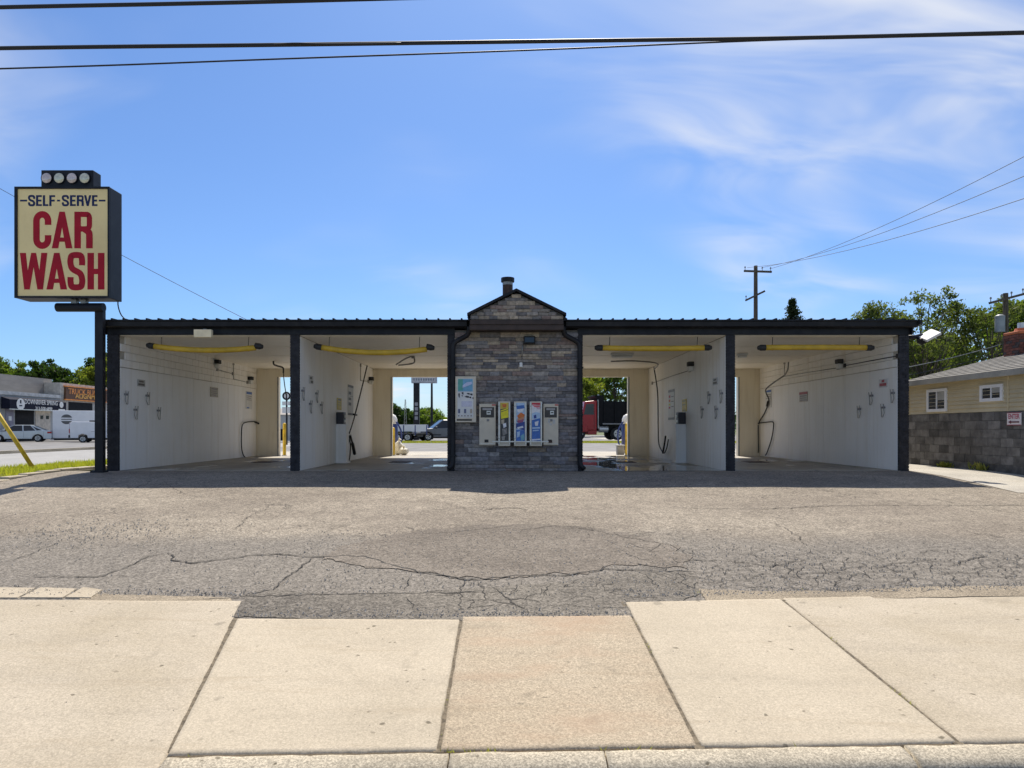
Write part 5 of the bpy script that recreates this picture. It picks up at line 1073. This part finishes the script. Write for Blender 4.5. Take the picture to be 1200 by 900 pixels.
def car(name, label, cat, loc, heading, W, top, cabin, wheels, wr, paint, tint, group=None, rail=None, bumper=None):
    # top: upper outline of the lower body from tail to nose; cabin: (base x0, x1, top x0, x1, z belt, z roof)
    t = tag(empty(name, loc, heading), label, cat, group); inv = t.matrix_basis.copy(); t.location = (0, 0, 0); t.rotation_euler = (0, 0, 0)
    zb = .24 if wr < .34 else .30
    bot = arch(zb, wheels, wr + .07)
    poly = [(top[0][0], zb)] + bot + [(top[-1][0], zb)] + top[::-1]
    bm = bmesh.new(); vs = [bm.verts.new((x, -W / 2, z)) for x, z in poly]; f = bm.faces.new(vs); r = bmesh.ops.extrude_face_region(bm, geom=[f])
    for v in r['geom']:
        if isinstance(v, bmesh.types.BMVert): v.co.y = W / 2
    bmesh.ops.recalc_face_normals(bm, faces=bm.faces)
    me = bpy.data.meshes.new('body'); bm.to_mesh(me); bm.free(); body = link('body', me, paint, t, bevel=.05); body.modifiers['Bevel'].angle_limit = R(50)
    b0, b1, t0, t1, zl, zr = cabin; yi, yt = W / 2 - .05, W / 2 - .22
    gl = MB().add([(b0, -yi, zl - .03), (b1, -yi, zl - .03), (b1, yi, zl - .03), (b0, yi, zl - .03), (t0, -yt, zr), (t1, -yt, zr), (t1, yt, zr), (t0, yt, zr)], [(3, 2, 1, 0), (4, 5, 6, 7), (0, 1, 5, 4), (1, 2, 6, 5), (2, 3, 7, 6), (3, 0, 4, 7)]).build('glasshouse', tint, t, bevel=.03)
    MB().add([(t0 - .02, -yt - .015, zr - .035), (t1 + .03, -yt - .015, zr - .035), (t1 + .03, yt + .015, zr - .035), (t0 - .02, yt + .015, zr - .035), (t0 + .06, -yt + .08, zr + .035), (t1 - .06, -yt + .08, zr + .035), (t1 - .06, yt - .08, zr + .035), (t0 + .06, yt - .08, zr + .035)], [(3, 2, 1, 0), (4, 5, 6, 7), (0, 1, 5, 4), (1, 2, 6, 5), (2, 3, 7, 6), (3, 0, 4, 7)]).build('roof', paint, t, bevel=.02)
    for s in (-1, 1):
        for (xb, xt, w_) in ((b0, t0, .10), (b1, t1, .05), ((b0 + b1) / 2, (t0 + t1) / 2, .04), (b0 + (b1 - b0) * .2, t0 + (t1 - t0) * .06, .05)):
            MB().add([(xb - w_, s * (yi + .006), zl - .03), (xb + w_, s * (yi + .006), zl - .03), (xt + w_, s * (yt + .006), zr), (xt - w_, s * (yt + .006), zr), (xb - w_, s * (yi - .02), zl - .03), (xb + w_, s * (yi - .02), zl - .03), (xt + w_, s * (yt - .02), zr), (xt - w_, s * (yt - .02), zr)], [(0, 1, 2, 3), (7, 6, 5, 4), (0, 4, 5, 1), (2, 6, 7, 3), (1, 5, 6, 2), (0, 3, 7, 4)]).build('pillar', paint, t)
        xm = (b0 + b1) / 2
        for xh in (xm + .1, b0 + .45): MB().box(xh, xh + .16, s * (W / 2) - .012, s * (W / 2) + .02, zl - .16, zl - .13).build('door_handle', paint, t)
        for xd in (xm - .05, b1 - .15, b0 + .15): MB().box(xd, xd + .012, s * W / 2 - .01, s * W / 2 + .0025, zb + .15, zl - .06).build('door_gap', m_rubber, t)
        MB().box(b1 - .35, b1 - .2, s * (W / 2 + .01) - .05, s * (W / 2 + .13) + .01, zl, zl + .13).build('mirror', paint, t, bevel=.02)
        xr, zr_ = top[0]; zt = top[1][1]
        MB().box(xr - .02, xr + .30, min(s * W * .34, s * (W / 2 + .006)), max(s * W * .34, s * (W / 2 + .006)), zt - .24, zt - .08).build('tail_lamp', m_tail, t, bevel=.01)
        xf, zf = top[-1]; MB().box(xf - .30, xf + .02, min(s * W * .30, s * (W / 2 + .006)), max(s * W * .30, s * (W / 2 + .006)), top[-2][1] - .18, top[-2][1] - .05).build('head_lamp', m_head, t, bevel=.01)
        for x in wheels: wheel(t, x, s * (W / 2 - .12), wr)
    MB().box(top[0][0] - .03, top[0][0] + .1, -W / 2 + .08, W / 2 - .08, zb + .02, zb + .12).build('bumper', m_rubber, t); MB().box(top[-1][0] - .1, top[-1][0] + .03, -W / 2 + .08, W / 2 - .08, zb + .02, zb + .12).build('bumper', m_rubber, t)
    MB().box(top[0][0] - .012, top[0][0] + .02, -.26, .26, zb + .26, zb + .38).build('number_plate', m_plastw, t); MB().box(wheels[0], wheels[1], -W / 2 + .25, W / 2 - .25, zb - .08, zb + .05).build('underbody', m_rubber, t)
    t.matrix_basis = inv
    return t
sedan_top = [(-2.42, .62), (-2.36, .98), (-1.75, 1.03), (-1.0, .98), (.95, .93), (1.75, .86), (2.28, .72), (2.42, .50)]
g = P(24, 517.5, 60)
car('sedan', 'silver blue sedan crossing in front of the repair shop', 'car', (g.x, 60, -.13), math.atan2(-.42, -.91), 1.84, sedan_top, (-2.0, 1.3, -.95, .35, .98, 1.45), (-1.42, 1.42), .335, m_silver, m_glass)
g = P(42, 514, 68); car('hatchback', 'dark red car parked behind the silver sedan', 'car', (g.x, 67, -.13), math.atan2(-.3, -.95), 1.75, [(-2.0, .6), (-1.95, 1.0), (-1.3, 1.02), (.9, .95), (1.6, .88), (2.0, .7), (2.08, .5)], (-1.9, 1.1, -1.5, .3, .98, 1.52), (-1.25, 1.3), .32, m_cred, m_glass)
g = P(508, 517, 58); car('parked_suv', 'grey sport utility car parked beyond rear lot', 'car', (g.x + .75, 58, 0), math.atan2(-.35, -.94), 1.9, [(-2.4, .62), (-2.36, 1.10), (-1.6, 1.12), (.85, 1.06), (1.7, 1.02), (2.25, .88), (2.4, .60)], (-2.25, 1.05, -2.0, .15, 1.08, 1.74), (-1.42, 1.45), .37, m_cgrey, m_glass)
# white van beside the sign pole
g = P(123, 516, 58)
v = tag(empty('cargo_van', (0, 0, 0)), 'white van with shaded grey rear driving past the white box trailer', 'van')
MB().prism([(-2.5, .42), (-1.9, .42), (-1.85, .70), (-1.55, .82), (-1.2, .70), (-1.15, .42), (1.15, .42), (1.2, .70), (1.5, .82), (1.85, .70), (1.9, .42), (2.5, .42), (2.55, .95), (1.95, 1.15), (1.35, 1.92), (-2.45, 1.98), (-2.55, 1.6)], 'y', -.95, .95).build('body', m_cwhite, v, bevel=.05)
MB().box(-2.58, -2.53, -.90, .90, .75, 1.88).build('rear_door', M('van_rear_shade', (.42, .40, .46), .5), v, bevel=.02); MB().box(-2.64, -2.50, -.92, .92, .45, .72).build('bumper', m_rubber, v)  # rear of the van lies in shade, put into its lavender grey colour
for s in (-1, 1):
    MB().prism([(.72, 1.22), (1.80, 1.22), (1.32, 1.80), (.72, 1.82)], 'y', s * .955 - .004, s * .955 + .004).build('side_window', m_glass, v); MB().box(-.9, .5, s * .953 - .003, s * .953 + .003, 1.02, 1.05).build('door_rail', m_grey, v)
    MB().box(2.35, 2.53, s * .55 - .2, s * .55 + .2, .78, .94).build('head_lamp', m_head, v); MB().box(-2.60, -2.54, s * .86 - .06, s * .86 + .06, .9, 1.3).build('tail_lamp', m_tail, v)
    for x in (-1.53, 1.53): wheel(v, x, s * .84, .34)
MB().add([(1.37, -.80, 1.86), (1.37, .80, 1.86), (1.93, .85, 1.20), (1.93, -.85, 1.20)], [(0, 1, 2, 3)]).build('windscreen', m_glass, v)
v.location = (g.x, 58, -.13); v.scale = (.94, .94, .88); v.rotation_euler = (0, 0, math.atan2(.32, .95))
# white box trailer
v = tag(empty('box_trailer', (0, 0, 0)), 'long white box trailer with round black emblem parked before the shop', 'trailer')
MB().box(-2.9, 3.4, -1.0, 1.0, .30, 2.80).build('body', m_cwhite, v, bevel=.03); MB().box(-2.8, 3.3, -.9, .9, .12, .299).build('chassis', m_rubber, v)
for s, zc_ in ((1, 2.22), (-1, 1.78)):
    b = MB(); b.prism([(-1.85 + .44 * math.cos(R(a)) , 2.0 + .44 * math.sin(R(a))) for a in (range(20, 161, 10) if s > 0 else range(200, 341, 10))], 'y', -1.006, -1.002); b.build('emblem', F(.10, .10, .10), v)
MB().box(-2.25, -1.45, -1.006, -1.002, 1.96, 2.04).build('emblem', F(.10, .10, .10), v)
for x0, x1 in ((-.1, .45), (.95, 1.15), (1.3, 1.8)): MB().box(x0, x1, -1.006, -1.002, 1.78, 1.92).build('lettering_mark', F(.08, .08, .08), v)
for s in (-1, 1):
    for x in (-.3, .6): wheel(v, x, s * .9, .34)
g = P(99, 516, 63); v.location = (g.x + .6, 63, -.13); v.rotation_euler = (0, 0, math.atan2(.5, .86))
# dump truck seen through the wet bay
v = tag(empty('dump_truck', (0, 0, 0)), 'red cab dump truck with black ribbed body behind the wash', 'truck')
MB().prism([(1.6, .75), (3.9, .75), (3.9, 1.9), (2.75, 2.0), (2.55, 2.95), (1.6, 3.05)], 'y', -1.1, 1.1).build('cab', m_cred, v, bevel=.06)
for s in (-1, 1): MB().prism([(1.85, 1.95), (2.62, 1.95), (2.45, 2.75), (1.85, 2.78)], 'y', s * 1.105 - .004, s * 1.105 + .004).build('side_window', m_glass, v); MB().box(1.80, 1.83, s * 1.102 - .004, s * 1.102 + .004, .9, 2.85).build('door_gap', m_rubber, v); MB().cyl((1.45, s * .95, .9), (1.45, s * .95, 3.5), .07, 10).build('exhaust_stack', m_alu, v)
dbo = MB().prism([(-3.4, 1.15), (1.45, 1.15), (1.45, 3.05), (1.8, 3.35), (1.8, 3.42), (1.1, 3.42), (1.1, 3.0), (-3.4, 2.9)], 'y', -1.2, 1.2).build('dump_body', m_cblack, v)
for s in (-1, 1):
    for k in range(6): MB().box(-3.3 + k * .86, -3.18 + k * .86, s * 1.25 - .05, s * 1.25 + .05, 1.3, 2.88).build('rib', m_cblack, dbo)
    MB().box(-3.4, 1.2, s * 1.25 - .055, s * 1.25 + .055, 1.2, 1.30).build('lower_rail', m_grey, dbo)
MB().box(-3.4, 3.6, -.5, .5, .7, 1.15).build('chassis', m_rubber, v)
for s in (-1, 1):
    for x in (-1.25, -.02, 3.0): wheel(v, x, s * .95, .50, .32)
    MB().cyl((.72, s * .9, .85), (1.4, s * .9, .85), .26, 14).build('fuel_tank', m_alu, v)
    MB().box(1.62, 2.3, s * 1.0 - .1, s * 1.0 + .1, .42, .749).build('step', m_cred, v)
    MB().box(2.3, 3.7, s * 1.05 - .12, s * 1.05 + .12, .62, 1.1).build('fender', m_cred, v, bevel=.05)
g = P(694, 514, 58); v.location = (g.x + 1.65, 57, .08); v.scale = (1.07,) * 3; v.rotation_euler = (0, 0, math.atan2(-.12, -.99))
# flatbed trailers through the brush hose bay
def utrailer(loc, rz, label, paint):
    v = tag(empty('flatbed_trailer', (0, 0, 0)), label, 'trailer', 'trailers parked beyond the rear lot')
    MB().box(-1.9, 1.9, -.9, .9, .55, .65).build('deck', m_rubber, v)
    for s in (-1, 1):
        o = MB().box(-1.9, 1.9, s * .9 - .02, s * .9 + .02, .80, 1.30).build('side_panel', paint, v)
        for k in range(5): MB().box(-1.88 + k * .93, -1.80 + k * .93, s * .9 - .035, s * .9 + .035, .5, 1.36).build('post', m_blue, o)
        MB().box(-1.9, 1.9, s * .93 - .02, s * .93 + .02, 1.31, 1.36).build('rail', paint, o)
        for x in (-.45, .35): wheel(v, x, s * 1.05, .33)
        MB().box(-.9, .8, s * 1.05 - .13, s * 1.05 + .13, .70, .74).build('mudguard', m_cblack, v)
    MB().box(1.9, 3.0, -.05, .05, .48, .56).build('drawbar', m_cblack, v); v.location = loc; v.rotation_euler = (0, 0, rz)
g = P(477, 517, 56); utrailer((g.x - .2, 56, 0), .04, 'white sided flatbed trailer beside the grey car', m_cwhite)
# ------------------------------------------------------------------ shop across the side street
XS = -44.7
sh = tag(empty('repair_shop', (XS - 6, 68, -.13)), 'low grey repair shop with tan parapet and roll up doors', 'shop')
H = lambda px, py: PX(px, py, XS)
zA = H(0, 458).z; zP = H(0, 449.5).z
MB().box(XS - 14, XS, 50, H(70, 0).y, -.2, zA).build('wall', m_tan, sh)
MB().box(XS - 13, XS - 1.6, 50, H(68, 0).y + 1.5, zA + .001, zP + 1.05).build('parapet', m_metalroof, sh); MB().box(XS - .05, XS + .12, 50, H(70, 0).y, zA - .30, zA + .02).build('fascia', M('pale_fascia', (.45, .45, .44), .6), sh)
y2a, y2b = H(70.3, 0).y, H(128, 0).y; zB = H(72, 449).z
MB().box(XS - 14, XS + .01, y2a, y2b + 3, -.2, zB + .05).build('workshop_wall', M('workshop_wall', (.42, .40, .36), .8), sh)
def opening(px0, px1, z0, z1, name, m, d=.02): return MB().box(XS + .012, XS + .012 + d, H(px0, 0).y, H(px1, 0).y, z0, z1).build(name, m, sh)
opening(6, 15.5, -.12, 2.9, 'door', M('door_grey', (.22, .21, .27), .6)); MB().box(XS + .034, XS + .05, H(9.5, 0).y, H(13, 0).y, 1.75, 2.15).build('notice', m_plastw, sh)
opening(17.5, 39.5, -.12, 2.75, 'shaded_bay_panel', m_shopdark); gd = opening(41, 58.5, -.12, 2.75, 'garage_door', M('garage_cream', (.50, .45, .38), .6), .05)  # flat dark panel, the shade inside the bay put into its colour
for a_, b_ in ((46.5, 50), (53, 56.5)): MB().box(XS + .063, XS + .07, H(a_, 0).y, H(b_, 0).y, 1.95, 2.3).build('pane', m_glass, gd)
opening(80, 108, -.12, H(90, 471.5).z, 'shaded_bay_panel', m_shopdark)  # another flat panel coloured dark for the shaded workshop inside
HA = lambda px, py: PX(px, py, XS + .9)
aw = tag(empty('awning', (XS, 65, 3)), 'navy awning with white lettering and round emblem on the repair shop', 'awning')
ya_, yb_ = HA(11.5, 0).y, HA(77.5, 0).y; za1, za0 = HA(11.5, 464.5).z, HA(17, 479).z
MB().add([(XS + .13, ya_, za1), (XS + .13, yb_, za1), (XS + .9, yb_, za1 - .25), (XS + .9, ya_, za1 - .25), (XS + .9, ya_, za0), (XS + .9, yb_, za0), (XS + .13, ya_, za0), (XS + .13, yb_, za0)], [(0, 1, 2, 3), (3, 2, 5, 4), (0, 3, 4, 6), (1, 7, 5, 2), (4, 5, 7, 6)]).build('canvas', m_awn, aw)
MB().box(XS + .86, XS + .93, ya_ - .05, yb_ + .05, za0 - .08, za0 - .002).build('rail', m_alu, aw)
zc1 = (za1 + za0) / 2 - .08; X9 = XS + .905
text('DOWNRIVER SPRING', .60, m_paperw, aw, facing((X9, HA(49, 0).y, zc1 + .22), (0, 1, 0), (1, 0, 0)), sx=.80, bold=.006); text('313-508-6898', .42, m_paperw, aw, facing((X9, HA(51.5, 0).y, zc1 - .34), (0, 1, 0), (1, 0, 0)), sx=1.0, bold=.006)
def disc(name, mat, par, y, z, r, x): return MB().prism([(y + r * math.cos(6.2832 * k / 20), z + r * math.sin(6.2832 * k / 20)) for k in range(20)], 'x', x, x + .006).build(name, mat, par)
e_ = disc('emblem', m_paperw, aw, HA(24.2, 0).y, zc1 - .02, .52, X9); MB().box(X9 + .007, X9 + .01, HA(23.3, 0).y, HA(25, 0).y, zc1 + .05, zc1 + .35).build('mark', m_awn, e_); MB().box(X9 + .007, X9 + .01, HA(22.4, 0).y, HA(26, 0).y, zc1 - .2, zc1 - .1).build('mark', m_awn, e_)
e_ = disc('emblem', m_paperw, aw, HA(72, 0).y, zc1 + .12, .30, X9); MB().box(X9, X9 + .006, HA(68.5, 0).y, HA(76, 0).y, zc1 - .55, zc1 - .30).build('mark', m_paperw, e_)
ts = tag(empty('shop_sign', (XS + .1, H(95, 0).y, 4)), 'brown truck alignment sign board with orange letters', 'sign')
ya_, yb_ = H(74.5, 0).y, H(124, 0).y; z0_, z1_ = H(74.5, 467.5).z, H(74.5, 453).z
MB().box(XS + .06, XS + .22, ya_, yb_, z0_, z1_).build('board', m_signbrown, ts)
b = MB()
for q in ((ya_ - .1, yb_ + .1, z1_, z1_ + .1), (ya_ - .1, yb_ + .1, z0_ - .1, z0_)): b.box(XS + .05, XS + .24, *q)
b.build('frame', m_orange, ts)
text('TRUCK BUMP', .80, m_orange, ts, facing((XS + .224, ya_ + .42, z1_ - .45), (0, 1, 0), (1, 0, 0)), sx=1.08, bold=.015, align='LEFT'); text('ALIGNMENT', .72, M('sign_amber', (.80, .40, .07), .5), ts, facing((XS + .224, ya_ + 1.55, z0_ + .38), (0, 1, 0), (1, 0, 0)), sx=1.25, bold=.015, align='LEFT')
# ------------------------------------------------------------------ things behind the wash
def bollard(px, label, h=1.17, y=25.25):
    x = (px - CX) * y / FPX; t = tag(empty('bollard', (x, y, 0)), label, 'bollard', 'yellow bollards at the rear openings'); MB().cyl((x, y, -.05), (x, y, h), .06, 12).build('post', m_yellowp, t); MB().tube([(x, y, h), (x, y, h + .03), (x, y, h + .045)], [.06, .045, .01], 12).build('cap', m_yellowp, t); MB().cyl((x, y, 0), (x, y, .03), .085, 12).build('collar', m_galv, t)
bollard(333.3, 'yellow bollard at the rear jamb of bay beside tall sign'); bollard(461.0, 'shorter yellow bollard at the rear jamb of bay with brush hose', 1.0); bollard(734.3, 'yellow bollard at the rear jamb of bay with wet floor')
def vacuum(px, y, label, s=1):
    x = (px - CX) * y / FPX; t = tag(empty('vacuum_station', (x, y, 0)), label, 'vacuum', 'vacuum stations behind the bays')
    MB().cyl((x, y, -.02), (x, y, .12), .30, 16).build('base', m_conc2, t); MB().tube([(x, y, .121), (x, y, 1.15), (x, y, 1.2)], [.24, .24, .2], 16).build('drum', m_blue, t, smooth=True); MB().tube([(x, y, 1.201), (x, y, 1.4), (x, y, 1.55), (x, y, 1.62)], [.22, .22, .15, .03], 16).build('dome', m_plastw, t, smooth=True)
    MB().tube(smoothpts([(x - s * .2, y - .2, 1.3), (x - s * .42, y - .28, .9), (x - s * .4, y - .3, .4), (x - s * .2, y - .33, .25), (x - s * .05, y - .3, .7), (x - s * .08, y - .26, 1.1)], 6), .035, 8).build('hose', m_blue, t, smooth=True)
vacuum(735, 28.5, 'white domed blue vacuum station behind the bay with wet floor'); vacuum(459.5, 28.5, 'white domed blue vacuum station behind the bay with brush hose', -1)
x = (727.5 - CX) * 26.2 / FPX; t = tag(empty('waste_bin', (x, 26.2, 0)), 'low grey bin outside the rear opening of bay with wet floor', 'bin'); MB().box(x - .15, x + .12, 26.1, 26.4, .005, .34).build('body', m_grey, t, bevel=.02); MB().box(x - .17, x + .14, 26.08, 26.42, .341, .38).build('lid', M('bin_lid', (.35, .35, .34), .5), t, bevel=.01)
def bag(px, y, r, h, label, seed):
    x = (px - CX) * y / FPX; t = tag(empty('rubbish_bag', (x, y, 0)), label, 'rubbish bag', 'white rubbish bags'); bm = bmesh.new(); bmesh.ops.create_icosphere(bm, subdivisions=3, radius=1)
    for v in bm.verts:
        n_ = mnoise.noise(v.co * 1.7 + Vector((seed, 0, 0))) * .35 + mnoise.noise(v.co * 4.5 + Vector((0, seed, 0))) * .18
        q = v.co * (1 + n_); v.co = Vector((x + q.x * r, y + q.y * r, max(.004, h * .5 + q.z * h * .5)))
    me = bpy.data.meshes.new('sack'); bm.to_mesh(me); bm.free(); link('sack', me, m_bag, t, smooth=True); MB().tube([(x, y, h * .95), (x + .02, y, h * 1.12), (x + .06, y, h * 1.2)], [.05, .03, .07], 8).build('knot', m_bag, t)
bag(467.2, 25.9, .20, .52, 'taller white rubbish bag leaning by the bollard', 1); bag(472.5, 25.75, .19, .28, 'low white rubbish bag slumped in front of the taller one', 4)
# tall sign and lamp seen through the brush hose bay
yq = 62; t = tag(empty('pylon_sign', (P(488, 0, yq).x, yq, 0)), 'dark pylon with pale board seen through the bay with brush hose', 'sign'); a, c = P(482.5, 449, yq), P(512, 420, yq)
xx = P(488.2, 0, yq).x; MB().box(xx - .26, xx + .26, yq - .2, yq + .2, -.05, a.z).build('post', m_black, t); MB().box(a.x, c.x, yq - .3, yq + .3, a.z, c.z).build('board', M('pylon_board', (.36, .38, .42), .5), t)
MB().box(a.x + .1, c.x - .1, yq - .32, yq - .301, a.z + .12, a.z + .5).build('panel', M('pylon_panel', (.55, .56, .58), .5), t); b = MB()
for k in range(9): MB().box(a.x + .18 + k * .22, a.x + .32 + k * .22, yq - .327, yq - .321, a.z + .2, a.z + .42).build('marking', F(.22, .23, .26), t)
for k in range(4): MB().box(xx - .14, xx + .14, yq - .207, yq - .201, 3.1 - k * .42, 3.4 - k * .42).build('marking', F(.30, .30, .31), t)
t = tag(empty('street_lamp', (P(506, 0, 66).x, 66, 0)), 'slim dark street lamp beside the pylon', 'street lamp'); xx = P(506, 0, 66).x
MB().tube([(xx, 66, 0), (xx, 66, 6.2)], [.14, .09], 10).build('post', m_black, t); MB().tube([(xx, 66, 5.6), (xx - .5, 66, 5.85), (xx - 1.0, 66, 5.9)], .05, 8).build('arm', m_galv, t); MB().box(xx - 1.5, xx - 1.0, 65.9, 66.1, 5.85, 5.95).build('lantern', m_grey, t, bevel=.02)
t = tag(empty('antenna_mast', (P(475, 0, 120).x, 120, 0)), 'thin grey lattice mast far beyond the trailers', 'mast'); xx = P(475, 0, 120).x
for s in (-1, 1): MB().tube([(xx + s * .25, 120, 0), (xx + s * .05, 120, 6.2)], .05, 6).build('leg', m_galv, t)
for k in range(8): MB().tube([(xx - .2, 120, .6 + k * .65), (xx + .2, 120, 1.1 + k * .65)], .03, 5).build('brace', m_galv, t)
# round sign with boards seen through the end bay
yq = 45; g = P(336, 464, yq); t = tag(empty('round_sign', (g.x, yq, 0)), 'black and white round sign over white boards beyond the end bay', 'sign')
MB().cyl((g.x, yq, -.05), (g.x, yq, g.z), .06, 10).build('post', m_black, t)
def ring(r0, r1, m, y): 
    b = MB(); n_ = 24; b.v = [(g.x + r_ * math.cos(6.2832 * k / n_), y, g.z + r_ * math.sin(6.2832 * k / n_)) for r_ in (r0, r1) for k in range(n_)]; b.f = [(k, (k + 1) % n_, (k + 1) % n_ + n_, k + n_) for k in range(n_)]; return b
MB().cyl((g.x, yq - .05, g.z), (g.x, yq + .05, g.z), .27, 24).build('disc', m_paperw, t); ring(.17, .28, m_black, yq - .06).build('ring', m_black, t); MB().box(g.x - .04, g.x + .04, yq - .07, yq - .055, g.z - .14, g.z + .14).build('mark', m_black, t)
for k, (z0_, z1_) in enumerate(((475, 470.5), (484, 477))): a, c = P(331, z0_, yq), P(341, z1_, yq); MB().box(a.x, c.x, yq - .05, yq - .0, a.z, c.z).build('board', m_paperw, t)
a, c = P(322, 507, 60), P(343, 486, 60); t = tag(empty('storage_shed', (a.x, 60, 0)), 'grey shed beyond the end bay opening', 'shed'); MB().box(a.x, c.x, 60, 63, -.05, c.z).build('wall', m_tan, t); MB().prism([(59.8, c.z), (63.2, c.z), (61.5, c.z + .6)], 'x', a.x - .1, c.x + .1).build('roof', m_metalroof, t); MB().box(a.x + .3, a.x + 1.0, 59.97, 59.995, 0, 1.0).build('door', m_shopdark, t)
